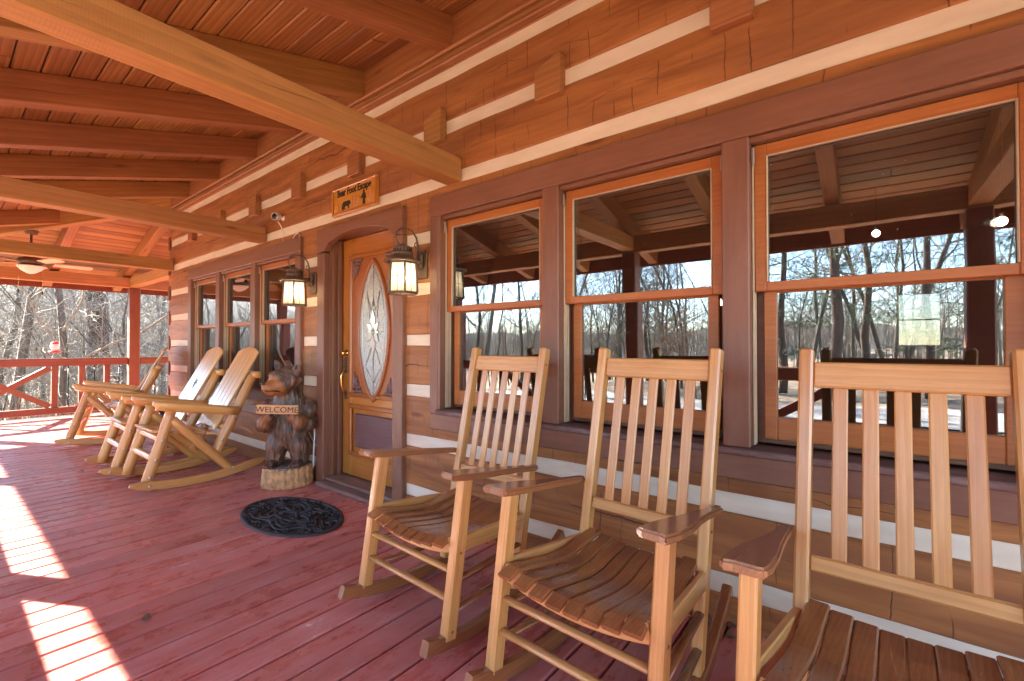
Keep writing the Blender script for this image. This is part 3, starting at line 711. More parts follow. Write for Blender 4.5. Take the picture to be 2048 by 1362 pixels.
# lock set
kx = dxl+.062
dpart(lathe('deadbolt', 'brass', door, [(.030, 0), (.030, .006), (.022, .012), (.020, .03), (.027, .036), (.027, .048), (.018, .055)], 20, onwall(kx, DY, 1.185)))
prism('escutcheon', 'bronze', door, [(-.028, -.075), (.028, -.075), (.030, .05), (.016, .075), (-.016, .075), (-.030, .05)], 0, .010, b=.003, mw=DM @ onwall(kx, DY, 1.075))
gp = [V(0, .0, .008), V(0, -.02, .045), V(0, -.06, .058), V(0, -.14, .050), V(0, -.20, .035), V(0, -.235, .012)]
o = tube('grip', 'brass', door, gp, [.007, .009, .010, .010, .009, .007], 8); o.matrix_local = DM @ onwall(kx, DY, 1.03)
prism('grip_foot', 'bronze', door, [(-.02, -.04), (.02, -.04), (.024, .02), (0, .045), (-.024, .02)], 0, .009, b=.003, mw=DM @ onwall(kx, DY, .80))
dpart(box('thumb_latch', 'bronze', door, (kx-.01, DY-.05, 1.055), (kx+.01, DY-.008, 1.064), b=.003))

# room behind the windows
RZ = 2.75
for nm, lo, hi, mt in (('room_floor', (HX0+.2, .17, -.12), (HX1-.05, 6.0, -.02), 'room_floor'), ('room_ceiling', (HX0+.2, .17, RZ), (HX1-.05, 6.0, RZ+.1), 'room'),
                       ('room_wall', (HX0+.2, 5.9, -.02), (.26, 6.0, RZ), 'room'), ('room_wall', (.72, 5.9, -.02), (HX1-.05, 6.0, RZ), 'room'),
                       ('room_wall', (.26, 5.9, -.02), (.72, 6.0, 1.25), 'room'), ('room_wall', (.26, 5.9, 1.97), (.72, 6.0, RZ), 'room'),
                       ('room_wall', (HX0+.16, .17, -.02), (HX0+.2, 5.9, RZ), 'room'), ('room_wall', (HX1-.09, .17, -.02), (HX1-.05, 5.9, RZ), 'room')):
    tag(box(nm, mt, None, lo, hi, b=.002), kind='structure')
rw = tag(empty('room_window', (.49, 5.86, 1.22)), 'bright sash window in the far room wall seen through the right pane', 'window')
for nm, lo, hi in (('frame_side', (-.26, 0, 0), (-.205, .038, .76)), ('frame_side', (.205, 0, 0), (.26, .038, .76)), ('frame_head', (-.204, 0, .715), (.204, .038, .76)), ('frame_sill', (-.204, 0, 0), (.204, .038, .045)), ('meeting_rail', (-.204, 0, .37), (.204, .038, .39))):
    box(nm, 'room', rw, lo, hi, b=.003)
box('pane', 'glass', rw, (-.204, .015, .0455), (.204, .019, .7145), b=.001)
def bulb(x, y, z, lab):
    e = tag(empty('pendant_light', (x, y, z)), lab, 'lamp', 'lit pendant lamps inside the house')
    vs, fs = lathe_geo([(.008, .032), (.020, .025), (.029, .012), (.031, 0), (.026, -.016), (.010, -.029)], 14); fs = [f[::-1] for f in fs]
    link('bulb', mesh('bulb', vs, fs, True), 'bulb_bright', e); tube('cord', 'black', e, [(0, 0, .05), (0, 0, RZ-z)], .0025, 6)
    lathe('cap', 'black', e, [(.012, .045), (.014, .07), (.008, .08)], 10)
bulb(-1.095, 2.2, 1.646, 'glowing bulb hanging inside the middle right window, beside the mullion')
bulb(-.666, 2.2, 1.621, 'glowing bulb hanging inside the right window, near its left frame')
bulb(.688, 2.2, 2.086, 'glowing bulb high inside the right window, near its right edge')
bulb(.036, 3.3, 2.318, 'glowing bulb high inside the right window, over its middle')

# ------------------------------------------------------------------ porch roof
porch = tag(empty('porch_roof', (0, 0, 0)), 'red-brown timber porch roof with plank ceiling, rafters and tie beams', 'roof')
ZC, S = 3.535, .268; YE = -3.72; YP = -2.86; XC = -8.24; XR = 4.1
XP = XC+YP                                     # end plate line
cs = math.sqrt(1+S*S)
def zc(y): return ZC+S*y
n_f = Vector((0, -S, 1)).normalized(); n_e = Vector((-S, 0, 1)).normalized()
pw_ = .142; k = 0; y = .25
while y > YE:
    yc = y-pw_/cs/2
    p = Vector((XC+yc-.12, yc, zc(yc)))+n_f*.010; q = Vector((XR, yc, zc(yc)))+n_f*.010
    m1 = p.lerp(q, rnd.uniform(.25, .75)); 
    bar('ceiling_plank', 'ceil', porch, p, m1-Vector((.001, 0, 0)), pw_-.008, .020, up=n_f, b=.009); bar('ceiling_plank', 'ceil', porch, m1+Vector((.001, 0, 0)), q, pw_-.008, .020, up=n_f, b=.009)
    y -= pw_/cs
x = XC-.02
while x > XC+YE:
    xc = x-pw_/cs/2; z = ZC+S*(xc-XC)
    p = Vector((xc, (xc-XC)-.12, z))+n_e*.010; q = Vector((xc, 4.8, z))+n_e*.010
    bar('ceiling_plank', 'ceil', porch, p, q, pw_-.008, .020, up=n_e, b=.009); x -= pw_/cs
# roofing over the planks
def slab(pts, t):
    top = [(a, b, c+t) for a, b, c in pts]; n = len(pts); vs = list(pts)+top
    fs = [tuple(range(n))[::-1], tuple(range(n, 2*n))]+[(i, (i+1) % n, n+(i+1) % n, n+i) for i in range(n)]
    return mesh('roofing', vs, fs)
ye2 = YE-.05
link('roofing', slab([(XC, .3, zc(.3)+.026), (XC+ye2, ye2, zc(ye2)+.026), (XR+.2, ye2, zc(ye2)+.026), (XR+.2, .3, zc(.3)+.026)], .05), 'roofing', porch)
link('roofing', slab([(XC+.2, .3, zc(.2)+.024), (XC+.2, 4.9, zc(.2)+.024), (XC+ye2, 4.9, zc(ye2)+.024), (XC+ye2, ye2, zc(ye2)+.024)], .05), 'roofing', porch)
RH = .205
def raf(x, y0, y1, w=.12):
    nn = n_f*(RH/cs/2+.0005)
    bar('rafter', 'rafter', porch, Vector((x-w/2, y0, zc(y0)))-nn, Vector((x-w/2, y1, zc(y1)))-nn, w, RH/cs, up=n_f, b=.006)
for x in (3.85, 2.83, 1.81, .79, -.23, -1.25, -2.25, -3.27, -4.28, -5.28, -6.33, -7.40): raf(x, -.052, YE)
for x in (-9.25, -10.15, -11.0): raf(x, x-XC+.06-.12, YE)
def rafe(yv, x0, x1, w=.12):
    nn = n_e*(RH/cs/2+.0005); f = lambda x: ZC+S*(x-XC)
    bar('rafter', 'rafter', porch, Vector((x0, yv, f(x0)))-nn, Vector((x1, yv, f(x1)))-nn, w, RH/cs, up=n_e, b=.006)
rafe(.055, XC-.08, XC+YE); rafe(-.93, XC-.99, XC+YE); rafe(-1.9, XC-1.96, XC+YE)
for yv in (1.1, 2.1, 3.1): rafe(yv, XC-.18, XC+YE)
hp, hq = Vector((XC+.02, .02, zc(.02)-.13)), Vector((XC+YE, YE, zc(YE)-.13))
bar('hip_rafter', 'beam', porch, hp, hq, .13, .235, b=.006)
# ledger and trim at the wall
box('ledger_board', 'rafter', porch, (XC, -.050, 3.318), (XR, -.002, 3.519), b=.003)
box('wall_plate', 'rafter', porch, (XC-.1, .0005, 3.213), (XR, .16, 3.56), b=.003)
box('ledger_trim', 'rafter', porch, (XC, -.062, 3.288), (XR, -.002, 3.3175), b=.010)
box('ledger_trim', 'rafter', porch, (XC, -.040, 3.245), (XR, -.002, 3.2875), b=.012)
box('ledger_trim', 'rafter', porch, (XC, -.056, 3.214), (XR, -.002, 3.2445), b=.008)
# fascia, plates, tie beams, posts
box('fascia', 'post', porch, (XC+YE-.02, YE-.032, zc(YE)-.21), (XR, YE-.002, zc(YE)+.02), b=.004)
box('fascia', 'post', porch, (XC+YE-.032, YE-.03, zc(YE)-.21), (XC+YE-.002, 4.8, zc(YE)+.02), b=.004, axis='y')
PB, PT = 2.377, 2.537
for xr in (3.75, .76, -2.2, -5.157, -8.205): box('tie_beam', 'beam', porch, (xr-.14, YP+.078, PB), (xr, -.001 if xr > -8.3 else .1, PT), b=.006, axis='y')
box('plate_beam', 'beam', porch, (XP-.07, YP-.075, 2.352), (XR, YP+.075, 2.552), b=.006)
box('plate_beam', 'beam', porch, (XP-.075, YP+.0755, 2.352), (XP+.075, 4.7, 2.540), b=.006, axis='y')
box('plate_beam', 'beam', porch, (XP+.0755, .075, 2.362), (HX0-.013, .215, 2.535), b=.006)
def post(x, y, w=.165): box('post', 'post', porch, (x-w/2, y-w/2, .0), (x+w/2, y+w/2, 2.3515), b=.012, axis='z')
for xr in (3.68, .69, -2.27, -5.227, -8.275): post(xr, YP)
post(XP, YP); post(XP, .16); post(XP, 3.4)

# ------------------------------------------------------------------ railings
RT, RB = 1.035, .905
def railing(label, a, b, pattern):
    """a,b: ends on the floor; pattern: list of ('x',w) ('t',0) ('i',w)... laid from a to b"""
    a = Vector((*a, 0)); b = Vector((*b, 0)); e = tag(empty('porch_railing', a), label, 'railing', 'railings round the porch'); d = (b-a).normalized(); Ln = (b-a).length
    P = lambda s, z: d*s+Vector((0, 0, z))
    bar('top_rail', 'post', e, P(0, (RT+RB)/2), P(Ln, (RT+RB)/2), .10, RT-RB, b=.012)
    bar('bottom_rail', 'post', e, P(0, .135), P(Ln, .135), .085, .11, b=.008)
    up = d.cross(Vector((0, 0, 1)))
    s = 0.0
    for kind, w in pattern:
        if kind == 't': bar('baluster', 'post', e, P(s+w/2, .1905), P(s+w/2, RB-.0005), w, .075, up=up, b=.006); s += w
        elif kind == 'g': s += w
        elif kind == 'i': tube('iron_baluster', 'black', e, [P(s+w/2, .191), P(s+w/2, RB-.001)], .008, 6); s += w
        elif kind == 'x':
            hyp = Vector((w, 0, RB-.19)).length; 
            bar('cross_brace', 'post', e, P(s+.02, .215), P(s+w-.02, RB-.03), .075, .085, up=Vector((0, 0, 1)), b=.005)
            bar('cross_brace', 'post', e, P(s+.02, RB-.03)+up*.0, P(s+w-.02, .215), .070, .085, up=Vector((0, 0, 1)), b=.005)
            s += w
    return e
EB = [('t', .075), ('g', .0), ('i', .275)]
railing('red timber railing with a cross brace at the far porch end, left of the post', (XP, .0775), (XP, YP+.0825), [('i', .262), ('t', .082), ('i', .262), ('t', .082), ('i', .262), ('t', .082), ('x', 1.02), ('t', .082), ('i', .5)])
railing('short stretch of red railing at the far porch end, between post and log corner', (XP, .2425), (XP, 3.3175), [('i', .50), ('t', .082), ('i', .262), ('t', .082), ('x', 1.02), ('t', .082), ('i', .262), ('t', .08), ('i', .6)])
fx = [XP, -8.275, -5.227, -2.27, .69, 3.68]
for i in range(5):
    a, b = fx[i]+.083, fx[i+1]-.083; Ln = b-a; xw = 1.1; r = (Ln-xw-2*.082)/2; q = (r-.082)/2
    railing('red railing along the front edge, %s, mirrored in the windows' % ('far left bay', 'second bay from the far end', 'middle bay', 'bay mirrored over the middle rocker', 'right-hand bay')[i],
            (a, YP), (b, YP), [('i', q), ('t', .082), ('i', q), ('t', .082), ('x', xw), ('t', .082), ('i', q), ('t', .082), ('i', q)])
# ------------------------------------------------------------------ slat rockers (front = local -Y)
def slat_rocker(name):
    e = empty(name)
    bp = lambda z: .235+(z-.06)*.2143           # back post line
    for s in (-1, 1):
        bar('front_leg', 'rocker_light', e, (s*.304, -.238, .064), (s*.304, -.142, .694), .044, .062, up=(0, -1, 0), b=.007)
        bar('back_post', 'rocker_light', e, (s*.256, bp(.064), .064), (s*.256, bp(1.238), 1.238), .042, .056, up=(0, -1, 0), b=.007)
        # rocker
        f0, f1 = Vector((s*.309, -.36, 0)), Vector((s*.242, .66, 0)); Ln = (f1-f0).length
        pts = []
        for i in range(19):
            t = i/18; yy = -.36+1.02*t; pts.append((-Ln/2+Ln*t, (yy-.02)**2/(2*1.22)+.0295))
        vs, fs = ribbon_geo(pts, .040, .058, .006)
        link('rocker', mesh('rocker', vs, fs), 'rocker_dark', e, frame(f0, f1))
        # arm: broad paddle in front, necked towards the post
        out = [(-.235, -.050), (-.242, -.03), (-.243, .02), (-.256, .048), (-.16, .056), (-.05, .050), (.08, .030), (.20, .020), (.335, .018), (.36, .010), (.36, -.020), (.20, -.026), (.06, -.036), (-.08, -.050), (-.18, -.054)]
        mw = Matrix(((0, s*1.0, 0, s*.302), (1, 0, 0, 0), (0, 0, 1, .6945), (0, 0, 0, 1)))
        me_poly = [(x, y) for x, y in out]
        o = prism('arm_rest', 'rocker_dark', e, [(x, -y*s) for x, y in me_poly][::s], 0, .027, b=.007, seg=2)
        o.matrix_local = Matrix.Translation((s*.302, -.145, .6945)) @ Matrix.Rotation(R(-8.0), 4, 'X') @ Matrix(((0, -1, 0, 0), (1, 0, 0, .145), (0, 0, 1, 0), (0, 0, 0, 1)))
        # side rail and rungs
        bar('seat_side_rail', 'rocker_light', e, (s*.302, -.165, .425), (s*.263, bp(.40)-.02, .385), .024, .065, b=.004)
        for z0, z1 in ((.285, .275), (.165, .155)):
            tube('side_rung', 'rocker_dark', e, [(s*.304, -.185-(.285-z0)*.12, z0), (s*.26, bp(z1)-.015, z1)], [.017, .017], 10, flat=.62)
    bar('top_rail', 'rocker_light', e, (-.2355, bp(1.15), 1.15), (.2355, bp(1.15), 1.15), .024, .088, up=(0, .21, 1), b=.006)
    bar('lower_back_rail', 'rocker_light', e, (-.2355, bp(.55), .55), (.2355, bp(.55), .55), .026, .048, up=(0, .21, 1), b=.006)
    for i in range(5):
        x = (i-2)*.0795
        bar('back_slat', 'rocker_light', e, (x, bp(.572), .572), (x, bp(1.108), 1.108), .042, .014, up=(0, -1, .21), b=.004)
    # seat: bowed front and back rails carrying slats that run front to back
    dip = lambda x: -.040*(1-min(1, (x/.29)**2))
    pts = [(-.281+.562*i/12, dip(-.281+.562*i/12)) for i in range(13)]
    vs, fs = ribbon_geo(pts, .024, .060, .004); link('seat_front_rail', mesh('rail', vs, fs), 'rocker_light', e, Matrix.Translation((0, -.195, .427)))
    pts = [(-.233+.466*i/12, dip(-.233+.466*i/12)) for i in range(13)]
    vs, fs = ribbon_geo(pts, .024, .055, .004); link('seat_back_rail', mesh('rail', vs, fs), 'rocker_light', e, Matrix.Translation((0, .275, .392)))
    for i in range(8):
        u = -1+2*(i+.5)/8; xf, xb = u*.281, u*.240; Ln = .55
        f0, f1 = Vector((xf, -.245, 0)), Vector((xb, .315, 0)); Ln = (f1-f0).length; pr = []
        for j in range(13):
            t = j/12; yy = -.245+.56*t
            z = .462-.050*math.sin(min(1, t*1.25)*math.pi*.62)**1.4+.030*max(0, t-.62)/.38-(.022*(1-t/.07)**2 if t < .07 else 0)
            pr.append((-Ln/2+Ln*t, z+dip(xf*.98)))
        vs, fs = ribbon_geo(pr, .061 if abs(u) < .8 else .063, .017, .005)
        link('seat_slat', mesh('slat', vs, fs, False), 'rocker_dark', e, frame(f0, f1))
    for z in (.322, .212): tube('front_rung', 'rocker_light', e, [(-.304, -.200-(.32-z)*.14, z), (.304, -.200-(.32-z)*.14, z)], .019, 10, flat=.62)
    for s in (-1, 1):
        for (x, y, z) in ((.2785, bp(.55), .55), (.2785, bp(1.15), 1.15), (.3265, -.186, .40), (.3265, -.232, .10)):
            vs, fs = lathe_geo([(.006, -.002), (.006, .0008), (.004, .0012)], 10)
            link('plug', mesh('plug', vs, fs, True), 'rocker_dark', e, Matrix.Translation((s*x, y, z)) @ Matrix.Rotation(s*math.pi/2, 4, 'Y'))
    tube('back_rung', 'rocker_dark', e, [(-.256, bp(.25), .25), (.256, bp(.25), .25)], .017, 10, flat=.62)
    return e
r1 = slat_rocker('slat_rocking_chair'); G1 = 'slat-back rocking chairs'
for o, loc, a, lab in ((r1, (-1.650, -.687, 0), -2.5, 'brown slat-back rocking chair nearest the front door, left of its two mates'),
                       (copy_tree(r1), (-.775, -.742, 0), -3, 'middle slat-back rocking chair, in front of the middle window'),
                       (copy_tree(r1), (.062, -.815, 0), -1.5, 'slat-back rocking chair at right, cut off by the picture edge')):
    o.location = loc; o.rotation_euler.z = R(a); tag(o, lab, 'rocking chair', G1)

# ------------------------------------------------------------------ log rockers
def log_rocker(name, lod=1):
    e = empty(name)
    for s in (-1, 1):
        logbar('front_leg', 'pine', e, (s*.298, -.485, .045), (s*.298, -.302, .685), .043, seed=1)
        logbar('back_post', 'pine', e, (s*.272, .035, .20), (s*.272, .385, .955), .043, seed=2)
        logbar('diagonal_brace', 'pine', e, (s*.305, -.30, .60), (s*.305, .19, .055), .040, seed=3)
        # arm: half-round rail with a rounded nose
        pts = [V(-.36, 0, -.012), V(-.352, 0, .0), V(-.33, 0, .004), V(-.24, 0, 0), V(0, 0, 0), V(.18, 0, 0), V(.31, 0, 0)]
        vs, fs = tube_geo(pts, [.014, .038, .052, .056, .054, .053, .050], 14)
        vs = [(v.x, v.y, v.z if v.z < .026 else .026+(v.z-.026)*.25) for v in vs]
        link('arm_rest', mesh('arm', vs, fs, True), 'pine', e, frame((s*.335, -.405, .742), (s*.335, .235, .630)))
        f0, f1 = Vector((s*.345, -.60, 0)), Vector((s*.345, .47, 0)); pts = []
        for i in range(21):
            t = i/20; y = -.60+1.07*t; pts.append((-.535+1.07*t, (y+.13)**2/(2*2.1)+.037))
        vs, fs = ribbon_geo(pts, .036, .074, .008)
        k8 = len(pts)
        for i in (0, 1, k8-2, k8-1):          # round the tips
            sc = .35 if i in (0, k8-1) else .82
            for j in range(8):
                v = vs[i*8+j]; zc_ = pts[i][1]; vs[i*8+j] = (v[0], v[1], zc_+(v[2]-zc_)*sc)
        link('rocker', mesh('rocker', vs, fs), 'pine', e, frame(f0, f1))
        for (y, z, x) in ((-.462, .13, .344), (-.375, .43, .341), (-.42, .27, .341), (.10, .36, .316), (.18, .09, .364), (.20, .56, .316), (-.47, .06, .364)):
            vs, fs = lathe_geo([(.012, -.004), (.012, .003), (.006, .006)], 10)
            link('bolt', mesh('bolt', vs, fs, True), 'steel', e, Matrix.Translation((s*x, y, z)) @ Matrix.Rotation(s*math.pi/2, 4, 'Y'))
    logbar('cross_log', 'pine', e, (-.375, .398, .962), (.375, .398, .962), .036, seed=4)
    logbar('back_stretcher', 'pine', e, (-.27, .14, .47), (.27, .14, .47), .034, seed=5)
    logbar('front_stretcher', 'pine', e, (-.29, -.375, .435), (.29, -.375, .435), .030, seed=6)
    logbar('front_stretcher', 'pine', e, (-.29, -.425, .275), (.29, -.425, .275), .031, seed=7)
    # seat boards, front one nosed
    for i in range(5):
        t0 = i/5; y = -.44+.105*i; z = .500-.019*i
        bar('seat_board', 'pine_board', e, (-.265, y+.05, z), (.265, y+.05, z), .099, .024, up=(0, .18, 1), b=.008)
    # backrest boards fanned slightly, tops arched
    d = Vector((0, .42, .79)).normalized(); org = Vector((0, .07, .47)); nrm = Vector((0, -d.z, d.y))
    for i in range(5):
        w = .092; x0 = (i-2)*(w+.0035); top = .862-.030*((i-2)/2)**2
        l, r_ = x0-w/2, x0+w/2; f = lambda x: .868-.052*(x/.23)**2
        bot = .0 if i in (1, 2, 3) else -.03
        poly = [(bot, l), (bot+(.03 if i == 0 else 0), r_)] + [(f(r_-w*j/4), r_-w*j/4) for j in range(5)]
        if i == 4: poly[0] = (bot+.03, l); poly[1] = (bot, r_)
        mw = Matrix((d, Vector((1, 0, 0)), d.cross(Vector((1, 0, 0))))).transposed().to_4x4(); mw.translation = org
        prism('back_board', 'pine_board', e, poly, -.011, .011, b=.005, mw=mw)
    return e, (org, d)
l1, (borg, bdir) = log_rocker('log_rocking_chair'); G2 = 'peeled log rocking chairs'
l2 = copy_tree(l1); l3 = copy_tree(l1)
for o, loc, a, lab in ((l1, (-5.175, -.615, 0), 0, 'honey pine log rocking chair with a plain back, nearest of three'),
                       (l2, (-5.96, -.66, 0), -1, 'pine log rocking chair with a dark arrow cut in its back'),
                       (l3, (-8.02, -.62, 0), -17, 'pine log rocking chair side-on at the far end by the rail')):
    o.location = loc; o.rotation_euler.z = R(a); tag(o, lab, 'rocking chair', G2)
# black sheets laid on the second chair's back as shade of the cut-out
x_ = Vector((1, 0, 0)); up_ = Vector(bdir); nn = x_.cross(up_)
cm = Matrix((x_, up_, nn)).transposed().to_4x4(); cm.translation = Vector(borg)+up_*.36+nn*.0115
star = []
for i in range(14):
    a = i*2*math.pi/14; r = (.058 if i % 2 == 0 else .016)*(1+.35*math.sin(i*2.3)); star.append((math.sin(a)*r, .06+math.cos(a)*r*1.25))
prism('cut_out_shade', 'ink', l2, star, 0, .001, b=0, mw=cm)
prism('cut_out_shade', 'ink', l2, [(-.004, .03), (.004, .03), (.004, -.16), (.014, -.175), (.006, -.19), (-.012, -.186), (-.004, -.16)], 0, .001, b=0, mw=cm)

# dark side table between the log rockers
t = tag(empty('side_table', (-6.98, -.55, 0)), 'small dark wooden side table between the log rockers', 'table')
lathe('table_top', 'table_dark', t, [(.26, .500), (.275, .508), (.275, .525), (.26, .532), (.05, .534)], 28)
for i in range(4):
    a = i*math.pi/2+.5; c, s = math.cos(a), math.sin(a)
    tube('leg', 'table_dark', t, [(c*.10, s*.10, .50), (c*.16, s*.16, .40), (c*.15, s*.15, .25), (c*.20, s*.20, .10), (c*.25, s*.25, .012)], [.022, .02, .016, .016, .014], 8)
lathe('shelf', 'table_dark', t, [(.13, .235), (.15, .24), (.15, .252), (.13, .257)], 24)
pl = tag(empty('planter_pot', (-6.55, -.34, 0)), 'small black pot on the deck behind the log rockers', 'pot')
lathe('pot', 'black', pl, [(.09, 0), (.10, .01), (.13, .18), (.145, .185), (.145, .20), (.125, .20), (.115, .17)], 20); lathe('soil', 'leaf', pl, [(.114, .165), (.1, .172), (.02, .175)], 16)

# ------------------------------------------------------------------ carved bear
def bear():
    BX, BY = -4.19, -.215
    e = tag(empty('bear_statue', (BX, BY, 0), R(44)), 'carved brown wooden bear holding a WELCOME board beside the door', 'statue')
    # stump
    n = 48; vs = []; fs = []; prof = [(.205, 0), (.212, .012), (.207, .06), (.203, .12), (.202, .165), (.192, .176)]
    rr = random.Random(3); ph = [rr.uniform(0, 6.28) for _ in range(4)]
    for r, z in prof:
        for j in range(n*2):
            a = math.pi*j/n; g = .006*math.sin(a*23+ph[0]+z*9)+.005*math.sin(a*37+ph[1]-z*14)+.005*math.sin(a*3+ph[2]); rr_ = r+g*(1 if z < .17 else .4)
            vs.append((rr_*math.cos(a), rr_*math.sin(a), z))
    N = 2*n
    for i in range(len(prof)-1):
        for j in range(N): a = i*N+j; b = i*N+(j+1) % N; fs.append((a, b, b+N, a+N))
    link('stump', mesh('stump', vs, fs, True), 'bark_cut', e)
    lathe('stump_top', 'stump_top', e, [(.198, .160), (.198, .172), (.186, .1775), (.02, .179)], 40)
    mb = bpy.data.metaballs.new('bear'); mb.resolution = .011; mb.render_resolution = .011; mb.threshold = .35
    ob = bpy.data.objects.new('bear_meta', mb); COL.objects.link(ob)
    def el(p, r, sx=1, sy=1, sz=1, rot=None, neg=False):
        m = mb.elements.new(type='ELLIPSOID'); m.co = p; m.radius = r*1.32; m.size_x, m.size_y, m.size_z = sx, sy, sz; m.stiffness = 2.2
        if rot: m.rotation = rot
        if neg: m.use_negative = True
    Rt = lambda ax, d: Quaternion(ax, R(d))
    el((0, .02, .48), .205, .92, .76, .95)            # belly
    el((0, .025, .63), .195, .95, .74, .80)           # chest
    el((0, .03, .735), .155, 1.12, .74, .55)          # shoulders
    el((0, .015, .80), .125, 1.0, .92, .7)            # neck
    for s in (-1, 1):
        el((s*.104, -.005, .335), .125, .78, .90, .95)    # thigh
        el((s*.108, -.01, .245), .098, .84, .92, 1.0)     # shank
        el((s*.108, -.075, .200), .068, .86, 1.45, .60)   # foot
        for k in (-1, 0, 1): el((s*.108+k*.032, -.160, .194), .022, .8, 1.3, .8)
        el((s*.185, .0, .665), .092, .74, .84, 1.2)       # upper arm
        el((s*.192, -.065, .555), .086, .84, .98, 1.0)    # elbow
        el((s*.145, -.155, .575), .078, .84, 1.0, 1.05)   # forearm
        el((s*.105, -.205, .635), .056, .98, .62, 1.0)    # paw
        for k in (-1.5, -.5, .5, 1.5): el((s*.105+k*.023, -.226, .668), .017, .8, 1.0, 1.6)
    hq = Rt((0, 0, 1), -34) @ Rt((1, 0, 0), 6); hc = Vector((-.006, -.020, .935)); K = 1.27
    def H(p): return hc+hq @ (Vector(p)*K)
    def eh(p, r, sx, sy, sz, q=None): el(H(p), r*K, sx, sy, sz, q or hq)
    eh((0, 0, .012), .120, 1.02, .95, .84)             # skull
    eh((0, -.065, -.018), .096, 1.0, .85, .74)         # cheeks
    eh((0, -.130, -.024), .062, .90, 1.1, .76)         # muzzle
    eh((0, -.122, -.060), .050, .92, 1.0, .55)         # jaw
    eh((0, -.172, -.006), .026, .95, .7, .75)          # nose pad
    eh((0, -.075, .052), .056, 1.0, .95, .6)           # brow
    for s in (-1, 1):
        eh((s*.098, .018, .085), .048, .80, .50, 1.1, hq @ Rt((0, 1, 0), s*34))
        eh((s*.122, .018, .118), .032, .80, .52, 1.2, hq @ Rt((0, 1, 0), s*34))
    bpy.context.view_layer.update()
    dg = bpy.context.evaluated_depsgraph_get(); me = bpy.data.meshes.new_from_object(ob.evaluated_get(dg)); bpy.data.objects.remove(ob)
    me.name = 'body'; me.materials.clear()
    # gouge marks: combed grooves running down the coat
    att = me.attributes.new('muzzle', 'FLOAT', 'POINT'); nrm = [v.normal.copy() for v in me.vertices]
    mz = H((0, -.118, -.032))
    for v, nn_ in zip(me.vertices, nrm):
        c = v.co; a = math.atan2(c.y, c.x); dm = (Vector(c)-mz).length
        soft = min(1, max(.15, (dm-.06)/.06)) if c.z > .8 else 1.0
        g = mnoise.noise(Vector((c.x*52, c.y*52, c.z*11)))*.008+mnoise.noise(Vector((c.x*22, c.y*22, c.z*8+4)))*.007
        v.co = c+nn_*g*soft
        att.data[v.index].value = max(0.0, min(1.0, (.125-dm)/.035)) if c.z > .80 else max(0, min(.55, (.10-(Vector((abs(c.x)-.13, c.y+.17, c.z-.60))).length)/.05))
    me.polygons.foreach_set('use_smooth', [True]*len(me.polygons))
    link('body', me, 'bear', e)
    # nose, mouth, eyes and inner ears, set on the carved surface
    from mathutils.bvhtree import BVHTree
    bvh = BVHTree.FromPolygons([v.co for v in me.vertices], [p.vertices for p in me.polygons])
    def surf(p, d):
        """outermost surface point of the head along head-direction d through p"""
        d = (hq @ Vector(d)).normalized(); h = bvh.ray_cast(H(p)+d*.4, -d)
        return (h[0], h[1]) if h[0] is not None else (H(p), d)
    pt, nn_ = surf((0, -.1, -.002), (0, -1, .12))
    vs, fs = lathe_geo([(.004, -.016), (.020, -.010), (.025, 0), (.018, .011), (.004, .015)], 14)
    link('nose', mesh('nose', vs, fs, True), 'ink', e, Matrix.Translation(pt) @ hq.to_matrix().to_4x4() @ Matrix.Diagonal((1.1, .5, .8, 1)))
    mp = []
    for x_, z_ in ((-.050, -.056), (-.034, -.046), (-.016, -.038), (0, -.034), (.016, -.038), (.034, -.046), (.050, -.056)):
        mp.append(surf((x_, -.08, z_), (x_*6, -1, 0))[0])
    tube('mouth', 'ink', e, mp, .0065, 6)
    for s in (-1, 1):
        pt, nn_ = surf((s*.046, -.06, .040), (s*.45, -1, .25))
        def ball(nm, r, mt, off): 
            vs, fs = lathe_geo([(r*.25, -r*.97), (r*.8, -r*.6), (r, 0), (r*.8, r*.6), (r*.25, r*.97)], 12); link(nm, mesh(nm, vs, fs, True), mt, e, Matrix.Translation(pt+nn_*off))
        ball('eye', .0125, 'ink', -.003); ball('eye_highlight', .0095, 'white', .0015); ball('pupil', .0075, 'ink', .0055)  # white ball round the pupil is a painted highlight on the dark eye
        pe, ne = surf((s*.104, .0, .094), (0, -1, .05))
        vs, fs = lathe_geo([(.003, -.034), (.016, -.018), (.020, 0), (.014, .022), (.003, .034)], 12)
        link('inner_ear', mesh('inner_ear', vs, fs, True), 'ink', e, Matrix.Translation(pe+(hq @ Vector((0, .004, 0)))) @ (hq @ Rt((0, 1, 0), s*34)).to_matrix().to_4x4() @ Matrix.Diagonal((1, .30, 1, 1)))
    # board held up in both paws
    wb = Matrix.Translation((0, -.245, .705)) @ Matrix.Rotation(R(2.0), 4, 'Y')
    o = link('welcome_board', chambox(.345, .028, .078, .004, 'wel'), 'wel_board', e, wb)
    text_part('lettering', 'WELCOME', .070, .0012, 'ink', o, Matrix.Translation((0, -.0150, -.003)) @ Matrix(((1, 0, 0, 0), (0, 0, -1, 0), (0, 1, 0, 0), (0, 0, 0, 1))), bold=0.0, sx=1.04)
bear()

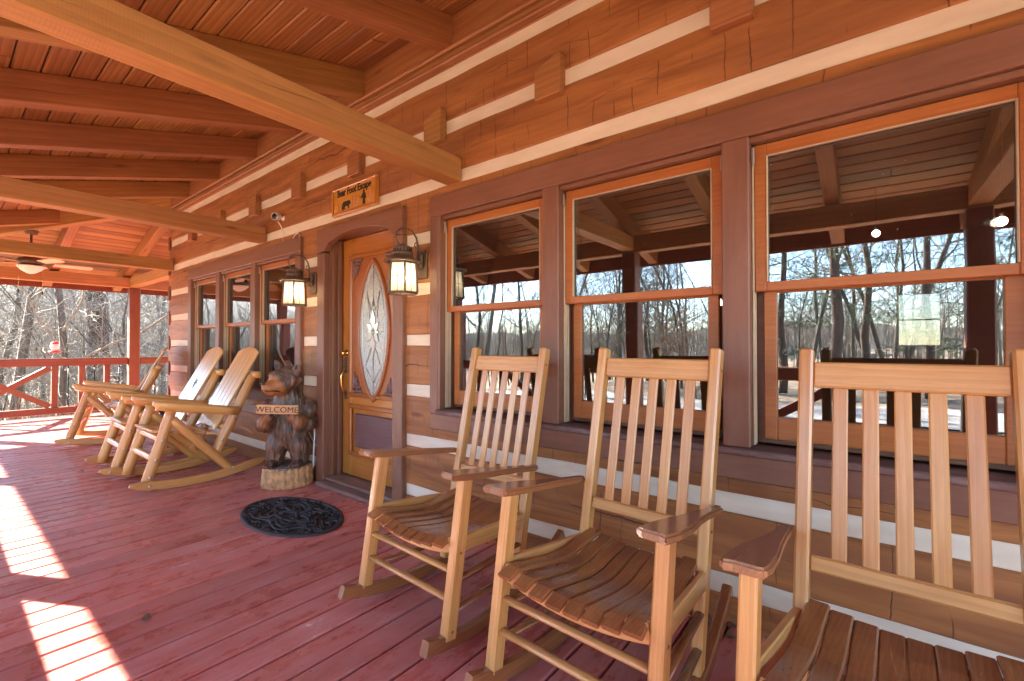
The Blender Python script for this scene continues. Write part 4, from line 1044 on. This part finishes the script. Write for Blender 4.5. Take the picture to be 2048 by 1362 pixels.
# ------------------------------------------------------------------ door mat
def door_mat():
    e = tag(empty('door_mat', (-3.37, -.585, 0)), 'oval black rubber door mat with scrolled openwork on the deck', 'door mat')
    A, B = .505, .292; n = 72
    vs = []; fs = []
    for i in range(n):
        t = 2*math.pi*i/n; c, s = math.cos(t), math.sin(t)
        for k, z in ((1.0, .001), (1.0, .010), (.985, .014), (.945, .014), (.935, .008), (.935, .001)): vs.append((A*k*c, (B-A*(1-k))*s, z))
    for i in range(n):
        j = (i+1) % n
        for q in range(5): fs.append((i*6+q, j*6+q, j*6+q+1, i*6+q+1))
    link('rim', mesh('rim', vs, fs, True), 'mat', e)
    lathe('backing', 'mat', e, [(.93, .0012), (.93, .0028), (.5, .003)], 60, Matrix.Diagonal((A, B, 1, 1)), smooth=False)
    vs = []; fs = []
    def strand(pts, r=.010): tube_geo([V(x, y, .008+.003*math.sin(i*1.3)) for i, (x, y) in enumerate(pts)], r, 5, True, vs, fs)
    for k in range(3):
        strand([((.36-.07*k+.03*math.cos(6*t))*math.cos(t), (.19-.045*k+.03*math.cos(6*t))*math.sin(t)) for t in [2*math.pi*i/90 for i in range(91)]], .009)
    strand([((.10+.055*math.cos(4*t))*1.5*math.cos(t), (.10+.055*math.cos(4*t))*math.sin(t)) for t in [2*math.pi*i/90 for i in range(91)]], .011)
    strand([(.13*math.sin(3*t), .085*math.sin(2*t+.6)) for t in [2*math.pi*i/80 for i in range(81)]], .010)
    for k in range(14):
        a = k*2*math.pi/14; cx, cy = .80*A*math.cos(a), .76*B*math.sin(a); sg = 1 if k % 2 else -1
        strand([(cx+(.062*(1-i/22))*math.cos(sg*i*.42+a), cy+(.05*(1-i/22))*math.sin(sg*i*.42+a)) for i in range(20)], .008)
    rr = random.Random(5)
    for k in range(34):
        a = rr.uniform(0, 6.28); q = math.sqrt(rr.uniform(.03, .72)); cx, cy = A*q*math.cos(a), B*q*math.sin(a); th = rr.uniform(0, 3.14); Ln = rr.uniform(.05, .11)
        strand([(cx+Ln*(i/6-.5)*math.cos(th)-.02*math.sin(i*.9)*math.sin(th), cy+Ln*(i/6-.5)*math.sin(th)+.02*math.sin(i*.9)*math.cos(th)) for i in range(7)], .007)
    link('scrollwork', mesh('scrollwork', vs, fs, True), 'mat', e)
door_mat()

# ------------------------------------------------------------------ wall lanterns
def lantern(name):
    e = empty(name)                       # origin on the wall at plate centre; out = -Y
    prism('back_plate', 'bronze', e, [(-.052, -.105), (.052, -.105), (.058, -.09), (.058, .09), (.035, .105), (-.035, .105), (-.058, .09), (-.058, -.09)], 0, .016, b=.006, mw=WALLM.copy())
    prism('plate_boss', 'bronze', e, [(-.034, -.03), (.034, -.03), (.034, .075), (-.034, .075)], .0165, .045, b=.010, mw=WALLM.copy())
    Y = -.185
    tube('arm', 'bronze', e, [(0, -.045, .035), (0, -.10, .03), (0, Y+.05, .040)], .007, 8)
    sc_ = [(0, -.045, .05), (0, -.048, .13), (0, -.062, .19), (0, -.10, .232), (0, -.15, .245), (0, -.20, .235), (0, -.235, .205), (0, -.245, .165), (0, -.232, .13), (0, -.205, .112), (0, -.185, .11)]
    tube('scroll', 'bronze', e, sc_, [.008, .0075, .007, .0065, .006, .006, .006, .006, .006, .006, .007], 8)
    tube('curl', 'bronze', e, [(.0, -.06+.018*math.cos(a), .135+.022*math.sin(a)) for a in [i*.5 for i in range(11)]], .004, 6)
    body = Matrix.Translation((0, Y, 0))
    lathe('roof', 'bronze', e, [(.120, .000), (.132, -.003), (.132, .003), (.112, .012), (.082, .026), (.070, .046), (.068, .053), (.073, .057), (.073, .061), (.063, .063), (.063, .090), (.071, .092), (.071, .098), (.050, .108), (.022, .114), (.016, .124), (.004, .128)], 32, body)
    for i in range(18):
        a = 2*math.pi*i/18; box('vent_slot', 'ink', e, (-.0045, -.002, -.010), (.0045, .002, .010), b=.0005).matrix_local = body @ Matrix.Rotation(a, 4, 'Z') @ Matrix.Translation((0, -.0635, .0765))
    # six-sided cage, slightly wider at the foot
    r0, r1, z0, z1 = .098, .110, -.004, -.220; six = [math.pi/6+i*math.pi/3 for i in range(6)]
    P = lambda a, r, z: Vector((r*math.cos(a), r*math.sin(a)+Y, z))
    for i, a in enumerate(six):
        b = six[(i+1) % 6]
        bar('cage_post', 'bronze', e, P(a, r0, z0), P(a, r1, z1), .013, .013, up=P(a, 1, 0)-P(a, 0, 0), b=.003)
        bar('cage_rail', 'bronze', e, P(a, r1-.001, z1-.002), P(b, r1-.001, z1-.002), .012, .016, b=.003)
        bar('cage_rail', 'bronze', e, P(a, r0-.001, z0-.008), P(b, r0-.001, z0-.008), .010, .014, b=.003)
        m0, m1 = (P(a, r0, z0)+P(b, r0, z0))/2, (P(a, r1, z1)+P(b, r1, z1))/2
        bar('glazing_bar', 'bronze', e, m0, m1, .004, .004, b=.001)
        h0, h1 = P(a, (r0+r1)/2, (z0+z1)/2), P(b, (r0+r1)/2, (z0+z1)/2); bar('glazing_bar', 'bronze', e, h0, h1, .004, .004, b=.001)
        q = [P(a, r0-.005, z0), P(b, r0-.005, z0), P(b, r1-.005, z1), P(a, r1-.005, z1)]
        link('glass_pane', mesh('pane', q, [(0, 1, 2, 3)]), 'lantern_glass', e)
    vs, fs = lathe_geo([(.008, -.155), (.020, -.14), (.026, -.115), (.022, -.085), (.013, -.06), (.013, -.035)], 16)
    link('bulb', mesh('bulb', vs, fs, True), 'bulb', e, body)
    lathe('bulb_holder', 'bronze', e, [(.016, -.036), (.018, -.03), (.018, -.004)], 14, body)
    return e
la = lantern('wall_lantern'); lb = copy_tree(la); G3 = 'lit wall lanterns by the door'
for o, loc, lab in ((la, (-2.60, -.001, 1.845), 'lit bronze wall lantern right of the door'), (lb, (-4.15, -.001, 1.845), 'lit bronze wall lantern left of the door, over the bear')):
    o.location = loc; tag(o, lab, 'lantern', G3)
    ld = bpy.data.lights.new('lantern_light', 'POINT'); ld.energy = .32; ld.color = (1, .78, .50); ld.shadow_soft_size = .03
    lo = bpy.data.objects.new('lantern_light', ld); COL.objects.link(lo); lo.parent = o; lo.location = (0, -.185, -.115)

# ------------------------------------------------------------------ carved name sign
def sign():
    W, H = .655, .245
    e = tag(empty('name_sign', (-3.46, -.002, 2.52)), 'small orange carved wooden sign over the door reading Bear Foot Escape', 'sign')
    box('board', 'signwood', e, (-W/2, -.022, -H/2), (W/2, -.001, H/2), b=.003)
    for lo, hi, ax in (((-W/2, -.036, H/2-.022), (W/2, -.0225, H/2), 'x'), ((-W/2, -.036, -H/2), (W/2, -.0225, -H/2+.022), 'x'), ((-W/2, -.036, -H/2+.0225), (-W/2+.022, -.0225, H/2-.0225), 'z'), ((W/2-.022, -.036, -H/2+.0225), (W/2, -.0225, H/2-.0225), 'z')):
        box('frame_strip', 'signwood', e, lo, hi, b=.005, axis=ax)
    rr = random.Random(2); vs = []; fs = []
    for cx, z0, hgt in ((-.25, -.095, .10), (-.275, -.095, .06), (-.02, -.09, .11), (.03, -.09, .13), (.075, -.085, .10), (.245, -.085, .15), (.275, -.09, .11), (.215, -.09, .08)):
        n = int(hgt/.013)
        for k in range(n):
            z = z0+k*.0125; w = .032*(1-k/n)+.008
            for s in (-1, 1): tube_geo([V(cx, -.0235, z+.012), V(cx+s*w*.6, -.0255, z+.004), V(cx+s*w, -.0235, z-.004)], [.003, .004, .0015], 4, True, vs, fs)
    for k in range(46):
        cx = rr.uniform(-.29, .29); tube_geo([V(cx, -.0235, -.100), V(cx+rr.uniform(-.01, .01), -.0255, -.085+rr.uniform(0, .012))], [.003, .0015], 4, True, vs, fs)
    tag(link('carved_trees', mesh('carved_trees', vs, fs, False), 'sign_rough', e), kind='stuff')
    text_part('lettering', 'Bear Foot Escape', .086, .0015, 'ink', e, Matrix.Translation((0, -.0245, .066)) @ WALLM, bold=.0022, sx=.83)
    br = [(-.062, -.03), (-.058, .0), (-.04, .018), (-.01, .022), (.02, .018), (.04, .022), (.058, .016), (.066, .0), (.072, -.008), (.064, -.016), (.048, -.014), (.042, -.02), (.046, -.042), (.052, -.048), (.034, -.048), (.03, -.024), (.0, -.022), (-.018, -.024), (-.02, -.046), (-.012, -.050), (-.034, -.050), (-.038, -.03), (-.046, -.046), (-.044, -.052), (-.062, -.052)]
    prism('bear_figure', 'ink', e, br, .0225, .027, b=0, mw=Matrix.Translation((-.115, 0, -.035)) @ WALLM)
    wk = [(-.016, -.062), (-.012, -.02), (-.020, .0), (-.040, -.006), (-.044, .002), (-.022, .018), (-.018, .032), (-.010, .036), (-.012, .050), (-.004, .060), (.006, .058), (.009, .046), (.006, .036), (.018, .030), (.022, .012), (.030, -.012), (.022, -.016), (.014, -.002), (.014, -.026), (.020, -.062), (.006, -.062), (.002, -.032), (-.004, -.062)]
    prism('walking_figure', 'ink', e, wk, .0225, .027, b=0, mw=Matrix.Translation((.150, 0, -.028)) @ WALLM)
sign()

# ------------------------------------------------------------------ small camera and its cable
sc = tag(empty('security_camera', (-4.76, 0, 2.565)), 'small white security camera on the logs between window and door', 'camera')
vs, fs = lathe_geo([(.026, 0), (.026, .012), (.012, .016), (.012, .035)], 16); link('mount', mesh('mount', vs, fs, True), 'white', sc, Matrix.Rotation(R(90), 4, 'X'))
hd = Matrix.Translation((-.012, -.065, .008)) @ Vector((.42, -.88, -.16)).to_track_quat('Z', 'Y').to_matrix().to_4x4()
vs, fs = lathe_geo([(.024, -.035), (.036, -.030), (.038, .030), (.036, .038), (.033, .038), (.032, .032)], 24); link('housing', mesh('housing', vs, fs, True), 'white', sc, hd)
vs, fs = lathe_geo([(.0315, .030), (.0315, .0335), (.012, .036)], 24); link('lens', mesh('lens', vs, fs, True), 'dark_lens', sc, hd)
cb = [(-4.775, -.055, 2.53), (-4.775, -.012, 2.46), (-4.77, -.008, 2.36), (-4.72, -.010, 2.29), (-4.66, -.012, 2.265), (-4.60, -.012, 2.285), (-4.53, -.011, 2.335), (-4.46, -.010, 2.365), (-4.41, -.009, 2.34), (-4.385, -.008, 2.27), (-4.378, -.008, 2.15), (-4.376, -.008, 1.6), (-4.372, -.008, 1.0), (-4.355, -.008, .62), (-4.20, -.010, .42), (-4.05, -.012, .30)]
def smooth(pts, n=6):
    out = []; P = [Vector(p) for p in pts]
    for i in range(len(P)-1):
        a, b, c, d = P[max(i-1, 0)], P[i], P[i+1], P[min(i+2, len(P)-1)]
        for k in range(n):
            t = k/n; out.append(.5*((2*b)+(c-a)*t+(2*a-5*b+4*c-d)*t*t+(3*b-a-3*c+d)*t**3))
    return out+[P[-1]]
tag(tube('power_cable', 'white', None, smooth(cb), .0045, 6), 'thin white cable running from the small camera down beside the window', 'cable')
cb2 = [(-4.02, -.012, .20), (-4.00, -.025, .22), (-3.985, -.04, .30), (-3.98, -.05, .40), (-3.99, -.05, .50), (-4.01, -.04, .56), (-4.03, -.03, .575), (-4.05, -.02, .56)]
cb2 = [(-4.10, -.03, .16), (-4.06, -.05, .13), (-4.035, -.06, .17), (-4.03, -.06, .30), (-4.035, -.05, .42), (-4.055, -.04, .48), (-4.09, -.03, .47)]
tag(tube('power_cable', 'white', None, smooth(cb2), .006, 6), 'loop of white cable hanging behind the carved bear', 'cable')

# ------------------------------------------------------------------ ceiling fan
def fan():
    X, Y = -9.62, -1.35; zt = 2.93
    e = tag(empty('ceiling_fan', (X, Y, 2.30)), 'bronze ceiling fan with pale wooden blades and a frosted light bowl', 'fan')
    vs, fs = lathe_geo([(.105, .115), (.10, .10), (.075, .055), (.03, .01), (.006, .0)], 28); fs = [f[::-1] for f in fs]
    link('light_bowl', mesh('bowl', [(x*1.45, y*1.45, z) for x, y, z in vs], fs, True), 'bowl', e)
    lathe('motor_housing', 'bronze', e, [(.05, .118), (.10, .128), (.14, .15), (.15, .185), (.13, .225), (.07, .245), (.03, .25)], 28)
    tube('down_rod', 'bronze', e, [(0, 0, .245), (0, 0, zt-2.30)], .014, 10)
    lathe('canopy', 'bronze', e, [(.02, zt-2.30-.06), (.06, zt-2.30-.05), (.08, zt-2.30-.01), (.085, zt-2.30+.04)], 22)
    for i in range(5):
        a = R(20+72*i); M_ = Matrix.Rotation(a, 4, 'Z')
        pts = [(.135, -.02), (.19, -.028), (.24, -.058), (.62, -.072), (.665, -.055), (.68, 0), (.665, .055), (.62, .072), (.24, .058), (.19, .028), (.135, .02)]
        prism('blade', 'fan_blade', e, pts[2:9], -.004, .004, b=.002, mw=Matrix.Translation((0, 0, .16)) @ M_ @ Matrix.Rotation(R(-12), 4, 'X'))
        prism('blade_iron', 'bronze', e, [(.10, -.016), (.19, -.014), (.28, -.035), (.28, .035), (.19, .014), (.10, .016)], .005, .010, b=.001, mw=Matrix.Translation((0, 0, .16)) @ M_ @ Matrix.Rotation(R(-12), 4, 'X'))
    for x, y in ((.06, -.10), (-.07, .10)):
        tube('pull_chain', 'brass', e, [(x*1.3, y*1.3, .12), (x*1.3, y*1.3, -.24)], .0022, 5)
        lathe('chain_knob', 'ink', e, [(.004, -.29), (.008, -.275), (.008, -.245), (.003, -.235)], 8, Matrix.Translation((x*1.3, y*1.3, 0)))
fan()

# ------------------------------------------------------------------ hummingbird feeder outside the end rail
fe = tag(empty('bird_feeder', (-11.72, -.84, 1.20)), 'red and clear hanging bird feeder outside the end railing', 'bird feeder')
lathe('base', 'red', fe, [(.05, -.075), (.085, -.07), (.095, -.055), (.085, -.045), (.05, -.035)], 20)
lathe('bottle', 'white', fe, [(.04, -.034), (.055, .0), (.065, .06), (.05, .085)], 20)
lathe('lid', 'red', fe, [(.05, .086), (.06, .095), (.045, .115), (.012, .13)], 20)
tube('hanger', 'black', fe, [(0, 0, .13), (0, 0, 1.11)], .003, 5)

# dry leaves and grit on the boards
rr = random.Random(11)
lm = None
for i, (x, y) in enumerate([(-.55, -.06), (-.49, -.10), (-.52, -.03), (-.43, -.045), (-.60, -.03), (-1.85, -1.72), (-2.62, -1.62), (-.58, -.075), (-6.2, -1.3), (-.47, -.02)]):
    if lm is None:
        pts = [(0, -.035), (.012, -.02), (.010, -.008), (.026, .004), (.012, .012), (.016, .026), (0, .04), (-.016, .026), (-.012, .012), (-.026, .004), (-.010, -.008), (-.012, -.02)]
        vs = [(x_, y_, .006*math.cos(x_*90)+.10*abs(y_)**1.3) for x_, y_ in pts]+[(0, 0, .0)]; vs += [(a, b, c+.0012) for a, b, c in vs]; n = len(pts)
        fs = [((i_+1) % n, i_, n) for i_ in range(n)]+[(i_+n+1, (i_+1) % n+n+1, 2*n+1) for i_ in range(n)]+[(i_, (i_+1) % n, (i_+1) % n+n+1, i_+n+1) for i_ in range(n)]
        lm = mesh('dry_leaf', vs, fs)
    o = link('dry_leaf', lm, 'leaf', None, Matrix.Translation((x, y, .004)) @ Matrix.Rotation(rr.uniform(0, 6.28), 4, 'Z') @ Matrix.Diagonal((.9, .9, .9, 1)))
    near = x > -1
    tag(o, 'dry brown leaf in the small pile against the wall below the right window' if near else 'single dry brown leaf lying on the open deck boards', 'leaf', 'dry leaves piled at the wall' if near else 'stray leaves on the deck')

# ------------------------------------------------------------------ bare winter trees
def grow_tree(seed, hgt, r0, lean=.05, first=.25, nb=16, bend=.07, twig=1.0, lowtwig=False):
    rr = random.Random(seed); tv, tf, cv, cf = [], [], [], []
    def branch(p, d, Ln, r, lev):
        ns = {0: 11, 1: 7, 2: 5, 3: 3}[lev]; pts = [p]; rad = [r]; dd = d.copy(); step = Ln/ns
        for i in range(ns):
            j = Vector((rr.gauss(0, 1), rr.gauss(0, 1), rr.gauss(0, .7)))*(bend*(1+lev*.9))
            dd = (dd+j+Vector((0, 0, .06 if lev else .0))).normalized(); p = p+dd*step; pts.append(p)
            rad.append(max(r*(1-(i+1)/ns*(.80 if lev == 0 else .9)), .0045))
        if lev == 0: tube_geo(pts, rad, 9, True, tv, tf)
        else: tube_geo(pts, rad, 5 if lev == 1 else 3, False, cv, cf)
        if lev == 3: return
        cnt = {0: nb, 1: 8, 2: 5}[lev]; cnt = int(cnt*twig) if lev else cnt
        for k in range(cnt):
            t = first+(1-first)*(k+rr.random())/cnt if lev == 0 else .18+.82*(k+rr.random())/cnt
            x = t*ns; i = min(int(x), ns-1); q = pts[i].lerp(pts[i+1], x-i); rq = rad[i]+(rad[i+1]-rad[i])*(x-i)
            axis_ = (pts[i+1]-pts[i]).normalized(); o = axis_.orthogonal().normalized(); o.rotate(Quaternion(axis_, rr.uniform(0, 6.283)))
            ang = R(rr.uniform(38, 68)); nd_ = axis_*math.cos(ang)+o*math.sin(ang)
            ll = (hgt*(.34-.22*t)*rr.uniform(.75, 1.25)) if lev == 0 else Ln*rr.uniform(.32, .58)*(1.1-.45*t)
            branch(q, nd_.normalized(), ll, max(rq*rr.uniform(.38, .58), .0055), lev+1)
    branch(V(0, 0, -.3), V(rr.gauss(0, lean), rr.gauss(0, lean), 1).normalized(), hgt, r0, 0)
    return mesh('trunk', tv, tf, True), mesh('branches', cv, cf, False)
VAR = [grow_tree(1, 17, .125, .04, .22, 18), grow_tree(2, 14, .085, .06, .12, 20), grow_tree(3, 20, .16, .03, .30, 16), grow_tree(4, 10, .050, .09, .06, 22, .10),
       grow_tree(5, 7, .034, .14, .04, 22, .13), grow_tree(6, 16, .105, .05, .16, 18, .09)]
def pine_mesh(seed, hgt, r0, first, foliage=True):
    rr = random.Random(seed); tv, tf, bv, bf, nv, nf = [], [], [], [], [], []
    tube_geo([V(rr.gauss(0, .04)*i, rr.gauss(0, .04)*i, -.3+hgt*i/10) for i in range(11)], [r0*(1-.085*i) for i in range(11)], 10, True, tv, tf)
    nb = 46
    for k in range(nb):
        t = first+(1-first)*k/nb; z = hgt*t; a = k*2.4+rr.uniform(-.4, .4); Ln = hgt*.21*(1.05-t)**.8*rr.uniform(.7, 1.15)+.3
        d = V(math.cos(a), math.sin(a), rr.uniform(-.18, .22)).normalized(); p = V(0, 0, z); e = p+d*Ln+V(0, 0, -.06*Ln)
        tube_geo([p, p.lerp(e, .5)+V(0, 0, .05*Ln), e], [.028*(1.1-t), .018*(1.1-t), .006], 4, False, bv, bf)
        if not foliage: continue
        for q in range(int(16+Ln*9)):
            u = rr.uniform(.25, 1.05); c = p.lerp(e, u)+V(rr.gauss(0, .14*Ln*u+.06), rr.gauss(0, .14*Ln*u+.06), rr.gauss(0, .10)); s = rr.uniform(.10, .22)
            x1 = V(rr.gauss(0, 1), rr.gauss(0, 1), rr.gauss(0, .5)).normalized(); x2 = x1.cross(V(rr.gauss(0, 1), rr.gauss(0, 1), rr.gauss(0, 1))).normalized(); b0 = len(nv)
            for h in range(3):
                w = (x1*math.cos(h*1.05)+x2*math.sin(h*1.05)); sd_ = w.cross(x1 if h else x2).normalized()*.028
                nv.extend([c-w*s+sd_*.4, c+sd_, c+w*s]); nf.append((b0+h*3, b0+h*3+1, b0+h*3+2))
    return mesh('trunk', tv, tf, True), mesh('branches', bv, bf), mesh('needles', nv, nf) if foliage else None
PV = [pine_mesh(21, 18, .24, .22), pine_mesh(22, 15, .18, .12)]
BIGP = pine_mesh(23, 26, .31, .55)
def beech_mesh(seed):
    tk, br = grow_tree(seed, 6.5, .05, .1, .06, 18, .14); rr = random.Random(seed); nv, nf = [], []
    vv = [v.co.copy() for v in br.vertices]
    for k in range(2600):
        c = rr.choice(vv)+V(rr.gauss(0, .05), rr.gauss(0, .05), rr.gauss(0, .05)-.03); x1 = V(rr.gauss(0, 1), rr.gauss(0, 1), rr.gauss(0, 1)).normalized(); x2 = x1.orthogonal().normalized(); b0 = len(nv)
        nv.extend([c-x1*.05, c+x2*.022, c+x1*.05, c-x2*.022]); nf.append((b0, b0+1, b0+2, b0+3))
    return tk, br, mesh('leaves', nv, nf)
BE = beech_mesh(31)
GT = 'bare winter trees beyond the porch'
def put(meshes, mats, names, x, y, rz, sc_, label, nm, group=GT, tilt=0.0, dz=0.0):
    e = tag(empty(nm, (x, y, gz(x, y)-.05+dz), rz), label, 'tree', group); e.scale = (sc_, sc_, sc_); e.rotation_euler = (tilt, 0, rz)
    for n_, me, mt in zip(names, meshes, mats): link(n_, me, mt, e)
    return e
rt = random.Random(40)
def bare(v, x, y, sc_=1.0, label=None, rz=None, **kw):
    put(VAR[v], ('bark', 'twig'), ('trunk', 'crown'), x, y, rt.uniform(0, 6.28) if rz is None else rz, sc_, label or 'bare grey winter tree among many in the woods beyond the porch', 'bare_tree', **kw)
# seen directly past the end railing
put(BIGP, ('bark_pine', 'twig', 'needle'), ('trunk', 'branches', 'needles'), -18.2, .86, .4, 1.0, 'stout brown pine trunk beyond the end railing, left of the post', 'pine_tree', 'evergreen trees')
def clear_sun(x, y, h=17):
    for px, py in ((-3, -2), (-6, -2), (-9, -1), (-10, 0)):
        dx, dy = x-px, y-py; al = -(dx*SUN_XY.x+dy*SUN_XY.y); pe = dx*SUN_XY.y-dy*SUN_XY.x
        if al > 0 and abs(pe) < 3.4 and al*math.tan(SUN_EL) < h: return False
    return True
bare(1, -15.6, -.42, 1.0, 'slim grey tree nearest the end railing, right of the bird feeder', 1.0)
bare(0, -17.0, -.98, .9, 'slender pale trunk left of the bird feeder, above the cross brace', 2.2)
bare(3, -14.4, 1.5, 1.0, 'many-branched sapling just outside the end railing', .3)
bare(5, -22.5, -1.1, 1.0, 'leaning grey tree at the far left beyond the railing', 4.0)
for i in range(64):
    t = rt.random(); x = -16-44*t**1.2; y0 = -2.24+.02*(-x); y1 = -2.24+.30*(-x); y = y0+(y1-y0)*rt.uniform(-.25, 1.15)
    if clear_sun(x, y, 14): bare(rt.choice((0, 1, 2, 3, 3, 4, 4, 5)), x, y, rt.uniform(.8, 1.15))
for i in range(34):
    x = rt.uniform(-34, -14); y = -2.24+(-x)*rt.uniform(.0, .28); clear_sun(x, y, 8) and bare(4 if i % 2 else 3, x, y, rt.uniform(.6, .9))
# woods in front of the porch, seen mirrored in the windows
for i in range(60):
    d = rt.uniform(14, 60); a = rt.uniform(-1.15, .35); x = a*d; y = -19-d*.75 if a > -.9 else -6-d*.5
    if abs(y+15.5) < 2.6: y -= 5
    if clear_sun(x, y, 20): bare(rt.choice((0, 0, 1, 2, 5, 3)), x, y, rt.uniform(.85, 1.2))
for i in range(22):
    x = rt.uniform(-44, -14); y = -4-rt.uniform(.12, .55)*(-x)
    if abs(y+15.5) < 2.4: y -= 5
    if clear_sun(x, y): bare(rt.choice((1, 3, 4, 5)), x, y, rt.uniform(.7, 1.1))
for i in range(44):
    x = rt.uniform(-34, -6); y = -19.5-rt.random()*16
    if clear_sun(x, y, 20): bare(rt.choice((0, 1, 1, 5, 3, 3)), x, y, rt.uniform(.75, 1.1))
for x, y, v in ((-1.2, -20.5, 0), (1.8, -22, 1), (-3.6, -24, 1), (4.6, -21, 0), (-.2, -27, 0), (-13, -30, 1), (7.5, -26, 1)):
    put(PV[v], ('bark_pine', 'twig', 'needle'), ('trunk', 'branches', 'needles'), x, y, rt.uniform(0, 6), rt.uniform(.85, 1.1), 'green pine beyond the drive, mirrored in the right-hand windows', 'pine_tree', 'evergreen trees')
for x, y in ((-6.2, -18.8), (-3.4, -19.0), (-8.6, -20)):
    put(BE, ('bark', 'twig', 'beech'), ('trunk', 'branches', 'leaves'), x, y, rt.uniform(0, 6), rt.uniform(.55, .8), 'young tree with rusty clinging leaves, mirrored in the middle window', 'beech_sapling', 'saplings with dry leaves')
# far woods: too many and too small to tell apart
fv, ff = [], []
for i in range(2600):
    a = R(rt.uniform(140, 285)); r = rt.uniform(62, 210); x, y = r*math.cos(a), r*math.sin(a); z = gz(x, y)-.5; h = rt.uniform(9, 17); w = rt.uniform(.05, .13)
    tube_geo([V(x, y, z), V(x+rt.gauss(0, .4), y+rt.gauss(0, .4), z+h*.6), V(x+rt.gauss(0, .7), y+rt.gauss(0, .7), z+h)], [w, w*.6, .02], 3, False, fv, ff)
    for k in range(9):
        t = rt.uniform(.25, .95); b = rt.uniform(0, 6.28); l_ = (1.15-t)*h*.33; p = V(x, y, z+h*t)
        m_ = p+V(math.cos(b)*l_*.6, math.sin(b)*l_*.6, l_*.5)
        tube_geo([p, m_, m_+V(math.cos(b)*l_*.5, math.sin(b)*l_*.5, l_*.9)], [w*.4, w*.25, .015], 3, False, ff and fv, ff)
        tube_geo([m_, m_+V(rt.gauss(0, l_*.4), rt.gauss(0, l_*.4), l_*.6)], [w*.22, .012], 3, False, fv, ff)
tag(link('far_woods', mesh('far_woods', fv, ff), 'twig'), 'grey mass of bare woods far beyond the porch', 'woods', kind='stuff')
# brush on the near slope
bv, bf = [], []
for i in range(2600):
    x = -12.6-14*rt.random()**1.4; y = rt.uniform(-6, 7); z = gz(x, y); h = rt.uniform(.35, 1.5); a = rt.uniform(0, 6.28); l_ = rt.uniform(.05, .5)*h
    tube_geo([V(x, y, z-.05), V(x+math.cos(a)*l_*.4, y+math.sin(a)*l_*.4, z+h*.6), V(x+math.cos(a)*l_, y+math.sin(a)*l_, z+h)], [.010, .007, .004], 3, False, bv, bf)
tag(link('brush', mesh('brush', bv, bf), 'twig'), 'tangle of dry brush on the slope past the end railing', 'brush', kind='stuff')
